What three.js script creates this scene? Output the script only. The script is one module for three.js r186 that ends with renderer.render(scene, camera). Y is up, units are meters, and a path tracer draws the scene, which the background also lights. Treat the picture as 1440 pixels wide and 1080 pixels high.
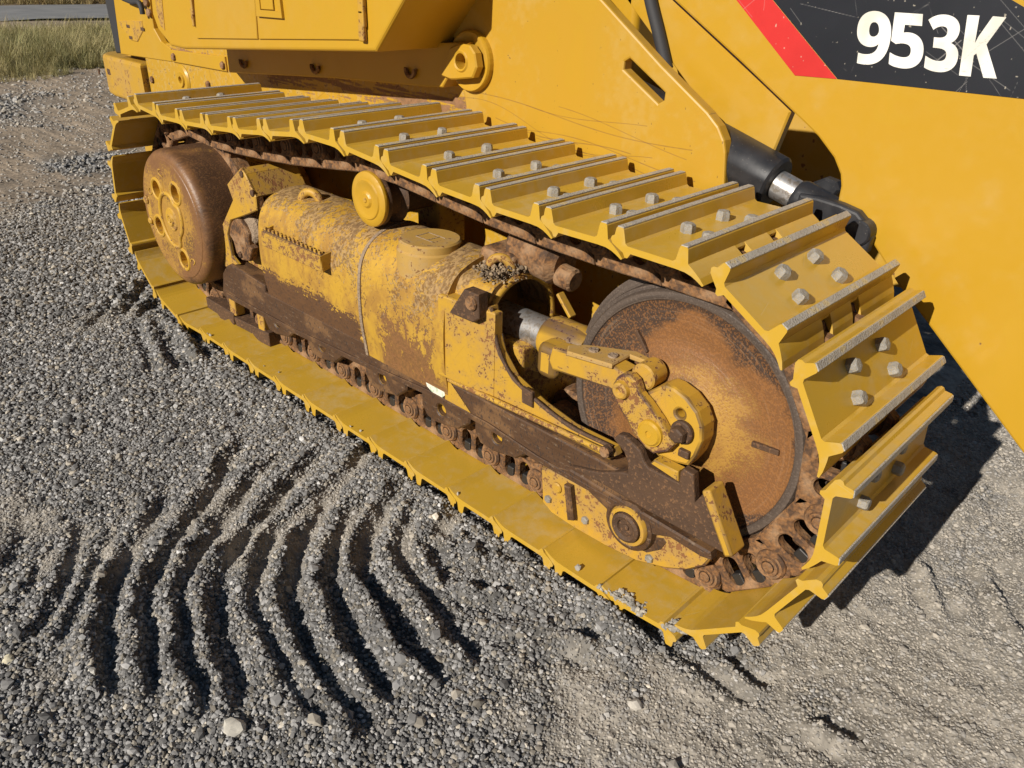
import * as THREE from 'three';
import { mergeGeometries, mergeVertices, toCreasedNormals } from 'three/addons/utils/BufferGeometryUtils.js';
import { RoundedBoxGeometry } from 'three/addons/geometries/RoundedBoxGeometry.js';
import { TextGeometry } from 'three/addons/geometries/TextGeometry.js';
import { FontLoader } from 'three/addons/loaders/FontLoader.js';
import { ImprovedNoise } from 'three/addons/math/ImprovedNoise.js';

// ------------------------------------------------------------------ camera, sky, sun, exposure
const W = 1440, H = 1080, FPX = 1116.0;
const scene = new THREE.Scene();
const camera = new THREE.PerspectiveCamera(2 * Math.atan(H / 2 / FPX) * 180 / Math.PI, W / H, 0.02, 400);
camera.rotation.order = 'YXZ';
camera.position.set(1.8256, 1.2652, 1.1539);
camera.rotation.set(-0.49600, 0.75580, 0.03441);
camera.updateMatrixWorld(true);
const renderer = new THREE.WebGLRenderer({ antialias: true });
renderer.setSize(1024, 768);
renderer.toneMapping = THREE.LinearToneMapping;
renderer.toneMappingExposure = 1.15;
renderer.shadowMap.enabled = true;

const SUN = new THREE.Vector3(0.02, 0.485, 0.873).normalize();
{ // clear autumn sky
  const w = 64, h = 32, d = new Float32Array(w * h * 4);
  for (let j = 0; j < h; j++) for (let i = 0; i < w; i++) {
    const e = Math.sin(((j + .5) / h - .5) * Math.PI), k = Math.pow(Math.max(0, e), 0.45), o = (j * w + i) * 4;
    const up = e >= 0;
    d[o] = up ? .135 - .105 * k : .06; d[o + 1] = up ? .152 - .092 * k : .056; d[o + 2] = up ? .178 - .066 * k : .048; d[o + 3] = 1;
  }
  const t = new THREE.DataTexture(d, w, h, THREE.RGBAFormat, THREE.FloatType);
  t.mapping = THREE.EquirectangularReflectionMapping; t.magFilter = t.minFilter = THREE.LinearFilter; t.needsUpdate = true;
  scene.background = t; scene.environment = t;
}
const sun = new THREE.DirectionalLight(new THREE.Color(1, 0.93, 0.84), 5.0);
sun.position.copy(SUN).multiplyScalar(12); sun.castShadow = true; sun.shadow.mapSize.set(4096, 4096);
Object.assign(sun.shadow.camera, { left: -6, right: 6, top: 6, bottom: -6, near: 1, far: 40 });
scene.add(sun, sun.target);

// ------------------------------------------------------------------ small tools
function rng(seed) { let a = seed >>> 0; return () => { a = (a + 0x6D2B79F5) | 0; let t = Math.imul(a ^ (a >>> 15), 1 | a); t = (t + Math.imul(t ^ (t >>> 7), 61 | t)) ^ t; return ((t ^ (t >>> 14)) >>> 0) / 4294967296; }; }
const R0 = rng(7);
const V3 = (x, y, z) => new THREE.Vector3(x, y, z);
const lerp = (a, b, t) => a + (b - a) * t, clamp = (v, a = 0, b = 1) => Math.min(b, Math.max(a, v));
const sstep = (a, b, v) => { const t = clamp((v - a) / (b - a)); return t * t * (3 - 2 * t); };
// a photograph pixel gives a direction; the plane it lies on gives the distance
function rayOf(px) { return V3((px[0] - W / 2) / FPX, -(px[1] - H / 2) / FPX, -1).applyQuaternion(camera.quaternion); }
function onZ(z, px) { const d = rayOf(px), t = (z - camera.position.z) / d.z; return [camera.position.x + d.x * t, camera.position.y + d.y * t]; }
function onY(y, px) { const d = rayOf(px), t = (y - camera.position.y) / d.y; return [camera.position.x + d.x * t, camera.position.z + d.z * t]; }
const PZ = (z, ...pts) => pts.map(p => onZ(z, p));

// periodic value noise
const PERM = (() => { const r = rng(11), p = [...Array(256).keys()]; for (let i = 255; i > 0; i--) { const j = Math.floor(r() * (i + 1)); [p[i], p[j]] = [p[j], p[i]]; } return Uint8Array.from([...p, ...p]); })();
function vn(x, y, per, seed = 0) {
  let xi = Math.floor(x), yi = Math.floor(y); const fx = x - xi, fy = y - yi;
  const m = v => ((v % per) + per) % per, x0 = m(xi), x1 = m(xi + 1), y0 = m(yi), y1 = m(yi + 1);
  const h = (a, b) => PERM[(PERM[(a + seed * 37) & 255] + b) & 255] / 255;
  const u = fx * fx * (3 - 2 * fx), v = fy * fy * (3 - 2 * fy);
  return lerp(lerp(h(x0, y0), h(x1, y0), u), lerp(h(x0, y1), h(x1, y1), u), v);
}
function fbm(x, y, per, oct = 4, seed = 0) { let s = 0, a = .5, n = 0; for (let o = 0; o < oct; o++) { s += a * vn(x, y, per, seed + o); n += a; a *= .5; x *= 2; y *= 2; per *= 2; } return s / n; }
const mix3 = (a, b, t) => [lerp(a[0], b[0], t), lerp(a[1], b[1], t), lerp(a[2], b[2], t)];
const toS = v => Math.round(255 * clamp(v <= .0031308 ? v * 12.92 : 1.055 * Math.pow(v, 1 / 2.4) - .055));
// fn(u, v, i, j) -> { c: linear colour, r: roughness, h: height 0..1 }
function surface(w, h, fn, { repeat = true, bump = .001, metal = 0, tile = 1, lite = 0, opts = {} } = {}) {
  const c = new Uint8Array(w * h * 4), r = new Uint8Array(w * h * 4), b = new Uint8Array(w * h * 4);
  for (let j = 0; j < h; j++) for (let i = 0; i < w; i++) {
    const s = fn((i + .5) / w, (j + .5) / h), o = (j * w + i) * 4;
    c[o] = toS(s.c[0]); c[o + 1] = toS(s.c[1]); c[o + 2] = toS(s.c[2]); c[o + 3] = 255;
    const rr = clamp(s.r ?? .6) * 255; r[o] = 0; r[o + 1] = rr; r[o + 2] = (s.m ?? 0) * 255; r[o + 3] = 255;
    const hh = clamp(s.h ?? .5) * 255; b[o] = b[o + 1] = b[o + 2] = hh; b[o + 3] = 255;
  }
  const mk = (d, srgb) => { const t = new THREE.DataTexture(d, w, h); t.magFilter = THREE.LinearFilter; t.minFilter = THREE.LinearMipmapLinearFilter; t.generateMipmaps = true; t.anisotropy = 8; if (repeat) { t.wrapS = t.wrapT = THREE.RepeatWrapping; t.repeat.set(1 / tile, 1 / tile); } if (srgb) t.colorSpace = THREE.SRGBColorSpace; t.needsUpdate = true; return t; };
  if (lite) return new THREE.MeshStandardMaterial({ map: mk(c, true), roughness: lite, ...opts });
  const rt = mk(r);
  return new THREE.MeshStandardMaterial({ map: mk(c, true), roughnessMap: rt, metalnessMap: metal ? rt : null, metalness: metal ? 1 : 0, roughness: 1, bumpMap: bump ? mk(b) : null, bumpScale: bump, ...opts });
}

// ------------------------------------------------------------------ materials (linear base colours)
const YEL = [.66, .385, .045], YEL2 = [.60, .35, .048], DUSTY = [.51, .40, .21], BROWN = [.085, .044, .022], RUST = [.27, .115, .035], ORANGE = [.36, .17, .05], DUST = [.30, .235, .16], STEEL = [.36, .35, .33];
function lines(n, seed, len, wob = .15, w = .0012) { // random scratches in a unit tile
  const r = rng(seed), L = [];
  for (let k = 0; k < n; k++) { const a = r() * Math.PI, l = len * (.3 + r()); L.push([r(), r(), Math.cos(a) * l, Math.sin(a) * l, w * (.5 + r())]); }
  const G = 16, cell = Array.from({ length: G * G }, () => []);
  L.forEach(s => { const st = Math.ceil(len * G * 3) + 2; for (let i = 0; i <= st * 2; i++) { const t = i / st / 2, cx = ((Math.floor((s[0] + s[2] * t) * G) % G) + G) % G, cy = ((Math.floor((s[1] + s[3] * t) * G) % G) + G) % G; for (let a = -1; a < 2; a++) for (let b = -1; b < 2; b++) { const q = cell[((cy + b + G) % G) * G + (cx + a + G) % G]; if (!q.includes(s)) q.push(s); } } });
  return (u, v) => { let m = 0; for (const s of cell[Math.min(G - 1, Math.floor(v * G)) * G + Math.min(G - 1, Math.floor(u * G))]) { let dx = u - s[0], dy = v - s[1]; dx -= Math.round(dx - s[2] / 2); dy -= Math.round(dy - s[3] / 2); const ll = s[2] * s[2] + s[3] * s[3], t = clamp((dx * s[2] + dy * s[3]) / ll), ex = dx - s[2] * t, ey = dy - s[3] * t, d = Math.sqrt(ex * ex + ey * ey) / s[4]; if (d < 1) m = Math.max(m, 1 - d); } return m; };
}
function paint({ size = 512, tile = .6, chips = .0, dust = .25, scratch = 10, speck = 0, rust = 0, stain = 0, seed = 1, base = YEL, rough = .45 }) {
  const sc = lines(scratch, seed + 5, .12), q = rng(seed * 13 + 1), N3 = (u, v) => [fbm(u * 4, v * 4, 4, 5, seed), fbm(u * 30, v * 30, 30, 4, seed + 9), fbm(u * 120, v * 120, 120, 2, seed + 3)], cn = n => .24 * n[0] + .42 * n[1] + .34 * n[2];
  const thr = chips ? [...Array(2500)].map(() => cn(N3(q(), q()))).sort((a, b) => a - b)[Math.floor(2499 * (1 - chips))] : 9;
  return surface(size, size, (u, v) => {
    const n3 = N3(u, v), [a, b, f] = n3;
    let c = mix3(base, [base[0] * .93, base[1] * .91, base[2] * 1.05], a), r = rough + .15 * (a - .5) + .1 * (f - .5), h = .5;
    const d = dust * sstep(.42, .75, a * .6 + b * .4) * (.6 + .4 * f); c = mix3(c, DUSTY, d); r += d * .3;
    if (stain) { const t = stain * sstep(.35, .7, a * .6 + b * .3 + f * .1); c = mix3(c, mix3([.36, .19, .045], [.20, .10, .035], b), t); r += t * .2; }
    if (rust) { const t = sstep(1 - rust, 1.08 - rust, a * .45 + b * .55 + .15 * (f - .5) + .12); c = mix3(c, mix3(RUST, BROWN, f), t); r += t * .3; h -= t * .3; }
    if (chips) { const t = sstep(thr - .006, thr + .012, cn(n3)); c = mix3(c, mix3(BROWN, RUST, a), t); h -= .45 * t; r += .2 * t; }
    if (speck) { const t = sstep(1 - speck, 1.03 - speck, f * .75 + b * .25); c = mix3(c, BROWN, t * .8); h -= .3 * t; }
    const s = sc(u, v); c = mix3(c, seed % 2 ? mix3(BROWN, c, .35) : DUSTY, s * .6); h -= s * .2;
    return { c, r: clamp(r, .2, .95), h };
  }, { tile, bump: .0012 });
}
const M = {};
M.shoe = paint({ tile: .5, dust: .5, scratch: 14, seed: 2, base: [.53, .325, .032], rough: .34 });
M.body = paint({ size: 1024, tile: 1.6, dust: .28, scratch: 9, speck: .07, chips: .0015, seed: 4, base: [.475, .272, .016], rough: .38 });
M.panel = paint({ size: 512, tile: 1.1, dust: .08, scratch: 3, seed: 6, base: [.49, .285, .019], rough: .4 });
M.worn = paint({ size: 1024, tile: .45, dust: .35, chips: .07, stain: .55, scratch: 40, speck: .08, seed: 3, base: [.50, .29, .027], rough: .55 });
M.chipped = paint({ size: 1024, tile: .3, dust: .4, chips: .30, rust: .30, scratch: 50, speck: .10, stain: .6, seed: 5, base: [.48, .28, .028], rough: .6 });
M.rust = surface(512, 512, (u, v) => { const a = fbm(u * 6, v * 6, 6, 4, 3), b = fbm(u * 40, v * 40, 40, 3, 8), c0 = mix3([.065, .036, .02], [.30, .14, .045], sstep(.3, .75, a * .6 + b * .4)); return { c: mix3(c0, DUST, .4 * sstep(.45, .8, a)), r: .85, h: b }; }, { tile: .22, bump: .0018 });
M.darkrust = surface(512, 512, (u, v) => { const a = fbm(u * 5, v * 5, 5, 4, 13), b = fbm(u * 50, v * 50, 50, 3, 18); return { c: mix3(mix3([.046, .025, .014], [.10, .052, .025], a), [.25, .125, .05], .5 * sstep(.62, .78, b)), r: .62 + .25 * b, h: b }; }, { tile: .25, bump: .001 });
M.wear = surface(1024, 256, (u, v) => { const a = fbm(u * 5, v * 10, 5, 4, 23), b = fbm(u * 18, v * 120, 18, 3, 28), f = fbm(u * 120, v * 60, 60, 2, 20); let c = mix3([.050, .024, .011], [.105, .052, .022], .5 * a + .5 * b); c = mix3(c, [.24, .125, .045], .4 * sstep(.60, .75, a)); c = mix3(c, [.30, .24, .17], .35 * sstep(.74, .84, b)); c = mix3(c, [.03, .02, .016], .7 * sstep(.66, .74, f)); return { c, r: .48 + .3 * a, h: .5 + .5 * (b - f) }; }, { tile: .4, bump: .0008 });
M.grouser = surface(512, 512, (u, v) => { const a = fbm(u * 8, v * 8, 8, 4, 33), b = fbm(u * 70, v * 70, 70, 3, 38); let c = mix3([.27, .25, .22], [.52, .47, .39], a * .6 + b * .4); c = mix3(c, [.55, .40, .14], .6 * sstep(.6, .75, a)); c = mix3(c, [.10, .08, .06], .6 * sstep(.68, .76, b)); return { c, r: .6, h: b }; }, { tile: .16, bump: .0015 });
M.bolt = surface(256, 256, (u, v) => { const a = fbm(u * 4, v * 4, 4, 4, 43), b = fbm(u * 30, v * 30, 30, 3, 48); return { c: mix3(mix3([.15, .14, .125], [.34, .32, .28], a), [.4, .29, .10], .5 * sstep(.6, .75, b)), r: .6, h: b }; }, { tile: .05, bump: .001 });
M.nut = new THREE.MeshStandardMaterial({ color: new THREE.Color(.05, .047, .045), roughness: .4, metalness: .5 });
M.chrome = surface(256, 256, (u, v) => { const b = fbm(u * 12, v * 12, 12, 4, 53); return { c: mix3([.62, .61, .60], [.38, .34, .29], sstep(.45, .7, b)), r: .3 + .25 * b, m: .85, h: .5 }; }, { tile: .1, bump: 0, metal: 1 });
M.black = surface(256, 256, (u, v) => { const a = fbm(u * 8, v * 8, 8, 4, 63), b = fbm(u * 60, v * 60, 60, 2, 68); return { c: mix3(mix3([.012, .013, .016], [.03, .03, .033], a), [.3, .27, .22], .6 * sstep(.86, .9, b)), r: .35 + .2 * a, h: a }; }, { tile: .2, bump: .0005 });
M.dusty = paint({ size: 512, tile: .4, dust: .75, chips: .06, scratch: 20, speck: .12, seed: 8, stain: .4, base: [.44, .27, .06], rough: .7 });
M.cheek = M.worn;
M.bumper = paint({ size: 512, tile: .7, dust: .25, chips: .035, scratch: 12, speck: .10, seed: 12, stain: .25, base: [.48, .28, .025], rough: .5 });
M.rubber = new THREE.MeshStandardMaterial({ color: new THREE.Color(.03, .03, .032), roughness: .7 });
M.dirt = surface(512, 512, (u, v) => { const a = fbm(u * 6, v * 6, 6, 4, 73), b = fbm(u * 50, v * 50, 50, 3, 78); return { c: mix3([.16, .11, .075], [.40, .30, .20], a * .5 + b * .5), r: .95, h: b }; }, { tile: .25, bump: .004 });

// ------------------------------------------------------------------ geometry tools
function boxUV(g, ou = 0, ov = 0) { // uv in metres from the dominant normal
  g = g.index ? g.toNonIndexed() : g; const p = g.attributes.position; if (!g.attributes.normal) g.computeVertexNormals();
  const uv = new Float32Array(p.count * 2), a = V3(), b = V3(), c = V3(), n = V3();
  for (let i = 0; i < p.count; i += 3) {
    a.fromBufferAttribute(p, i); b.fromBufferAttribute(p, i + 1); c.fromBufferAttribute(p, i + 2);
    n.crossVectors(b.clone().sub(a), c.clone().sub(a)); const x = Math.abs(n.x), y = Math.abs(n.y), z = Math.abs(n.z);
    [a, b, c].forEach((q, k) => { const o = (i + k) * 2; if (z >= x && z >= y) { uv[o] = q.x; uv[o + 1] = q.y; } else if (y >= x) { uv[o] = q.x; uv[o + 1] = q.z; } else { uv[o] = q.z; uv[o + 1] = q.y; } uv[o] += ou; uv[o + 1] += ov; });
  }
  g.setAttribute('uv', new THREE.BufferAttribute(uv, 2)); for (const k of Object.keys(g.attributes)) if (!['position', 'normal', 'uv', 'color'].includes(k)) g.deleteAttribute(k);
  return g;
}
const join = gs => { gs = gs.flat(); const hasC = gs.some(g => g.attributes.color); gs = gs.map(g => { g = g.index ? g.toNonIndexed() : g; for (const k of Object.keys(g.attributes)) if (!['position', 'normal', 'uv', 'color'].includes(k)) g.deleteAttribute(k); if (hasC && !g.attributes.color) g.setAttribute('color', new THREE.BufferAttribute(new Float32Array(g.attributes.position.count * 3).fill(1), 3)); if (!g.attributes.uv) g.setAttribute('uv', new THREE.BufferAttribute(new Float32Array(g.attributes.position.count * 2), 2)); return g; }); return gs.length > 1 ? mergeGeometries(gs) : gs[0]; };
function shapeOf(pts, holes = []) { const s = new THREE.Shape(pts.map(p => new THREE.Vector2(p[0], p[1]))); for (const h of holes) s.holes.push(h instanceof THREE.Path ? h : new THREE.Path(h.map(p => new THREE.Vector2(p[0], p[1])))); return s; }
const circlePath = (x, y, r) => { const p = new THREE.Path(); p.absarc(x, y, r, 0, Math.PI * 2, true); return p; };
// outline in x,y; the front face lies at z = zf, the body reaches back by depth
function plate(pts, zf, depth, { bevel = .003, holes = [], seg = 1, curve = 10 } = {}) {
  if (THREE.ShapeUtils.area(pts.map(p => new THREE.Vector2(p[0], p[1]))) < 0) pts = pts.slice().reverse();
  const g = new THREE.ExtrudeGeometry(shapeOf(pts, holes), { depth: depth - 2 * bevel, bevelEnabled: bevel > 0, bevelSize: bevel, bevelThickness: bevel, bevelOffset: -bevel, bevelSegments: seg, curveSegments: curve });
  g.translate(0, 0, zf - depth + bevel); return g;
}
// outline in x,z at height y (top face), reaching down by depth
function slab(pts, yTop, depth, o = {}) { const g = plate(pts.map(p => [p[0], -p[1]]), 0, depth, o); g.rotateX(-Math.PI / 2); g.translate(0, yTop, 0); return g; }
// outline in (z,y), extruded along x
function beamX(pts, x0, x1, { holes = [], bevel = 0, curve = 24 } = {}) { // pts as [z, y]
  const P = pts.map(p => [-p[0], p[1]]), Hh = holes.map(h => h.map ? h.map(p => [-p[0], p[1]]) : h);
  const g = plate(P, 0, x1 - x0, { bevel, holes: Hh, curve }); g.rotateY(Math.PI / 2); g.translate(x1, 0, 0); return g; // local x -> -z
}
function latheZ(profile, cx, cy, seg = 48) { // profile [r, z]
  const g = new THREE.LatheGeometry(profile.map(p => new THREE.Vector2(Math.max(p[0], 1e-5), p[1])), seg); g.rotateX(Math.PI / 2); g.translate(cx, cy, 0); return toCreasedNormals(g, .6);
}
function latheX(profile, cy, cz, seg = 40) { const g = new THREE.LatheGeometry(profile.map(p => new THREE.Vector2(Math.max(p[0], 1e-5), p[1])), seg); g.rotateZ(-Math.PI / 2); g.translate(0, cy, cz); return toCreasedNormals(g, .6); }
function latheY(profile, cx, cz, seg = 40) { const g = new THREE.LatheGeometry(profile.map(p => new THREE.Vector2(Math.max(p[0], 1e-5), p[1])), seg); g.translate(cx, 0, cz); return toCreasedNormals(g, .6); }
const drumZ = (cx, cy, r, z0, z1, b = .004, seg = 32) => latheZ([[0, z0], [r - b, z0], [r, z0 + b], [r, z1 - b], [r - b, z1], [0, z1]], cx, cy, seg);
const drumX = (cy, cz, r, x0, x1, b = .004, seg = 32) => latheX([[0, x0], [r - b, x0], [r, x0 + b], [r, x1 - b], [r - b, x1], [0, x1]], cy, cz, seg);
const box = (x0, x1, y0, y1, z0, z1, r = .003) => { const g = new RoundedBoxGeometry(x1 - x0, y1 - y0, z1 - z0, 1, Math.min(r, (x1 - x0) / 3, (y1 - y0) / 3, (z1 - z0) / 3)); g.translate((x0 + x1) / 2, (y0 + y1) / 2, (z0 + z1) / 2); return g; };
function tube(pts, r, seg = 24, rs = 8) { return new THREE.TubeGeometry(new THREE.CatmullRomCurve3(pts.map(p => V3(...p))), seg, r, rs, false); }
const hexBolt = (r, h) => { const g = new THREE.LatheGeometry([[0, 0], [r, 0], [r, h * .62], [r * .93, h * .82], [r * .72, h * .96], [r * .35, h * .99], [0, h * .93]].map(p => new THREE.Vector2(Math.max(p[0], 1e-5), p[1])), 6); return boxUV(toCreasedNormals(g, .3)); };
const hexZ = (x, y, z, r, h, a = 0) => { const g = hexBolt(r, h); g.rotateY(a); g.rotateX(Math.PI / 2); g.translate(x, y, z); return g; };

// rubbed edges: the chamfers of a casting or plate are bare, in broken stretches
function rubbed(g, amt = .8, f = 26) {
  g = g.index ? g.toNonIndexed() : g; const p = g.attributes.position, col = new Float32Array(p.count * 3).fill(1), a = V3(), b = V3(), c = V3(), n = V3();
  for (let i = 0; i < p.count; i += 3) {
    a.fromBufferAttribute(p, i); b.fromBufferAttribute(p, i + 1); c.fromBufferAttribute(p, i + 2); n.crossVectors(b.clone().sub(a), c.clone().sub(a)).normalize();
    if (Math.abs(n.z) < .12 || Math.abs(n.z) > .97) continue;
    [a, b, c].forEach((q, k) => { const t = amt * sstep(-.25, .1, EN.noise(q.x * f, q.y * f, q.z * f + 3)); col[(i + k) * 3] = lerp(1, .17, t); col[(i + k) * 3 + 1] = lerp(1, .16, t); col[(i + k) * 3 + 2] = lerp(1, .75, t); });
  }
  g.setAttribute('color', new THREE.BufferAttribute(col, 3)); return g;
}
const EN = new ImprovedNoise();
for (const k of ['worn', 'chipped', 'panel']) { M[k + 'E'] = M[k].clone(); M[k + 'E'].vertexColors = true; }
const used = {};
const numbered = n => { const k = used[n] = (used[n] ?? -1) + 1; return k ? `${n}_${String(k).padStart(3, '0')}` : n; };
function obj(name, geos, mat, parent = scene, uv = true) {
  let g = join([geos].flat()); if (mat.vertexColors && !g.attributes.color) g = rubbed(g); if (uv) g = boxUV(g);
  const m = new THREE.Mesh(g, mat); m.name = parent === scene ? numbered(name) : name; m.castShadow = m.receiveShadow = true; parent.add(m); return m;
}
const tag = (o, label, category, group, kind) => { Object.assign(o.userData, label ? { label } : {}, category ? { category } : {}, group ? { group } : {}, kind ? { kind } : {}); return o; };
// ------------------------------------------------------------------ ground
const G0 = -0.060;
const fromA = q => onY(G0, [q[0] / 2.16, 580 + q[1] / 2.16]), fromB = q => onY(G0, [300 + q[0] / 2.16, 580 + q[1] / 2.16]); // crest lines of the churned gravel, read from the photograph
const RIDGES = [
  [.012, fromA, [[60, 290], [10, 400], [-40, 500]]], [.012, fromA, [[130, 400], [70, 520], [10, 640]]],
  [.022, fromA, [[235, 320], [170, 470], [110, 590], [40, 720]]],
  [.017, fromA, [[330, 330], [250, 480], [195, 600], [150, 720]]],
  [.032, fromA, [[490, 240], [400, 365], [322, 490], [290, 650], [275, 790], [330, 900]]],
  [.036, fromA, [[720, 60], [650, 160], [525, 365], [432, 500], [395, 640], [420, 790], [450, 900]]],
  [.036, fromA, [[900, 60], [760, 180], [645, 325], [548, 458], [512, 560], [518, 690], [548, 830], [580, 990]]],
  [.038, fromA, [[1010, 60], [880, 190], [765, 318], [665, 448], [612, 560], [625, 700], [665, 850], [735, 1000]]],
  [.038, fromB, [[440, 110], [300, 250], [135, 405], [85, 540], [98, 650], [172, 800], [235, 905], [330, 1050]]],
  [.040, fromB, [[520, 60], [440, 120], [275, 325], [185, 545], [205, 670], [292, 800], [362, 920], [470, 1040]]],
  [.034, fromB, [[480, 220], [382, 320], [330, 430], [308, 530], [352, 650], [432, 800], [540, 920]]],
  [.040, fromB, [[550, 200], [470, 310], [415, 420], [405, 500], [488, 630], [590, 760], [690, 860]]],
  [.034, fromB, [[600, 260], [535, 395], [540, 470], [625, 590], [725, 720], [790, 790]]],
  [.026, fromB, [[735, 270], [650, 370], [640, 460], [690, 540]]],
].map(([h, f, l]) => ({ h, p: new THREE.CatmullRomCurve3(l.map(q => { const a = f(q); return V3(a[0], 0, a[1]); })).getPoints(44) }));
const DIRT_RIDGES = [ // low crusty lines and a gouge in the fines by the front of the track
  [.021, [[1000, 915], [1035, 945], [1080, 975]]], [.017, [[1130, 1020], [1170, 1040], [1200, 1062]]], [.016, [[1375, 780], [1400, 840], [1430, 900]]], [.014, [[1290, 780], [1310, 830], [1330, 880]]],
  [.024, [[730, 912], [790, 908], [845, 920]]], [.016, [[670, 882], [730, 884], [795, 884]]], [.024, [[628, 826], [680, 838], [720, 846]]], [.024, [[601, 752], [630, 776], [655, 794]]], [.020, [[636, 752], [660, 780], [680, 796]]], [.018, [[712, 764], [746, 782]]], [.016, [[1340, 740], [1370, 700], [1400, 660]]],
  [.030, [[200, 388], [178, 420], [148, 452]]], [.022, [[212, 416], [178, 455]]], [.026, [[200, 448], [220, 490], [240, 532]]], [.030, [[246, 462], [266, 492], [288, 520]]], [.016, [[130, 442], [112, 462]]],
].map(([h, l]) => ({ h, p: new THREE.CatmullRomCurve3(l.map(q => { const a = onY(G0, q); return V3(a[0], 0, a[1]); })).getPoints(24) }));
const perlin = new ImprovedNoise();
const nz = (x, z, f, s = 0) => perlin.noise(x * f + s * 7.3, s * 3.1 + .5, z * f - s * 5.7);
const RBOX = (() => { const b = new THREE.Box3(); for (const r of [...RIDGES, ...DIRT_RIDGES]) r.p.forEach(q => b.expandByPoint(q)); return b.expandByScalar(.2); })();
function segDist(x, z, pts) { // signed distance (positive to the right of the line) and fade towards the ends
  let best = 1e9, sg = 1, tt = 0;
  for (let i = 0; i < pts.length - 1; i++) { const ax = pts[i].x, az = pts[i].z, bx = pts[i + 1].x - ax, bz = pts[i + 1].z - az; const t = clamp(((x - ax) * bx + (z - az) * bz) / (bx * bx + bz * bz)), dx = x - ax - bx * t, dz = z - az - bz * t, d = dx * dx + dz * dz; if (d < best) { best = d; sg = bx * dz - bz * dx > 0 ? 1 : -1; tt = (i + t) / (pts.length - 1); } }
  return [Math.sqrt(best) * sg, tt];
}
function fines(x, z) { // share of tan fines against grey gravel, 0..1
  const n = nz(x, z, 1.6, 1) * .5 + nz(x, z, 5, 2) * .4 + nz(x, z, 15, 3) * .3;
  let f = sstep(-.15, .55, (x - 1.02) * 1.1 - Math.max(0, z - .1) * .7 + n * 1.5 - .12);
  if (x < -2.2) { const t = -(x + 2.2); f = Math.max(f, sstep(-.1, .5, Math.sin(t * .85 + z * 1.1 + n * 1.4 + .4) * .55 + n * .8) * sstep(0, 1.6, t)); }
  f = Math.max(f, .8 * sstep(.42, .7, nz(x, z, 2.3, 5) + .35 * nz(x, z, 11, 6) + .15) * (x > -1.2 ? 1 : .6));
  if (x > RBOX.min.x && x < RBOX.max.x && z > RBOX.min.z && z < RBOX.max.z) for (const r of RIDGES) { const [d, t] = segDist(x, z, r.p); if (d < 0 && d > -.075 && t < .55) f = Math.max(f, .85 * sstep(.55, .3, t) * sstep(.05, .18, t) * sstep(.03, .012, Math.abs(d + .036) + .02 * nz(x, z, 14, 18))); }
  if (x < -6.6) f = Math.max(f, sstep(6.6, 7.4, -x + .5 * n) * .9);
  return clamp(f);
}
function gh(x, z) {
  let y = G0 + .010 * nz(x, z, 1.1, 7) + .006 * nz(x, z, 4, 8);
  const f = fines(x, z);
  y += (.004 + .002 * f) * nz(x, z, 13, 9) + (.003 + .003 * f) * nz(x, z, 27, 10);
  if (x > RBOX.min.x && x < RBOX.max.x && z > RBOX.min.z && z < RBOX.max.z) {
    let up = 0, dn = 0; const wob = .016 * nz(x, z, 9, 11) + .009 * nz(x, z, 26, 12);
    for (const r of RIDGES) { const [d0, t] = segDist(x, z, r.p), d = d0 + wob, e = sstep(0, .08, t) * sstep(1, .88, t); if (Math.abs(d) < .12) { const h = r.h * (.75 + .6 * nz(x, z, 6, 13) + .35 * nz(x, z, 17, 17)) * e * .86 * (.52 + .48 * sstep(.15, .5, t)); const w = d > 0 ? .030 : .015; up = Math.max(up, h * 1.05 * Math.exp(-(d * d) / (w * w))); dn = Math.max(dn, .75 * h * Math.exp(-((d + .036) ** 2) / (.020 * .020))); } }
    for (const r of DIRT_RIDGES) { const [d0, t] = segDist(x, z, r.p), d = d0 + wob, e = sstep(0, .2, t) * sstep(1, .8, t); if (Math.abs(d) < .08) { up = Math.max(up, r.h * e * (.7 + .8 * nz(x, z, 30, 19)) * Math.exp(-(d * d) / (.018 * .018))); dn = Math.max(dn, r.h * .6 * e * Math.exp(-((Math.abs(d) - .035) ** 2) / (.018 * .018))); } }
    y += up - dn;
  }
  // spoil pushed up along the outer ends of the shoes and ahead of the track
  const inTrack = sstep(-1.45, -1.2, x) * sstep(1.42, 1.2, x);
  y += inTrack * (.020 * Math.exp(-((z - .05) ** 2) / .004) * (.7 + nz(x, z, 7, 14)) - .016 * sstep(.015, -.03, z) * sstep(-.52, -.46, z));
  if (x > .75 && x < 1.35) y += .030 * sstep(.85, 1.05, x) * sstep(1.22, 1.12, x) * Math.exp(-((z - .02) ** 2) / .0011) * (.8 + .6 * nz(x, z, 12, 15));
  if (x < -7.5) y += .05 * sstep(7.5, 9, -x) * (1 + nz(x, z, .8, 16));
  return y;
}
function axisGrid(a, b, fine, far, lo, hi) { const L = []; for (let v = a; v <= b + 1e-9; v += fine) L.push(v); let s = fine; for (let v = a; v > lo;) { s *= 1.22; v -= s; L.unshift(Math.max(v, lo)); } s = fine; for (let v = b; v < hi;) { s *= 1.22; v += s; L.push(Math.min(v, hi)); } return L; }
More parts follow.
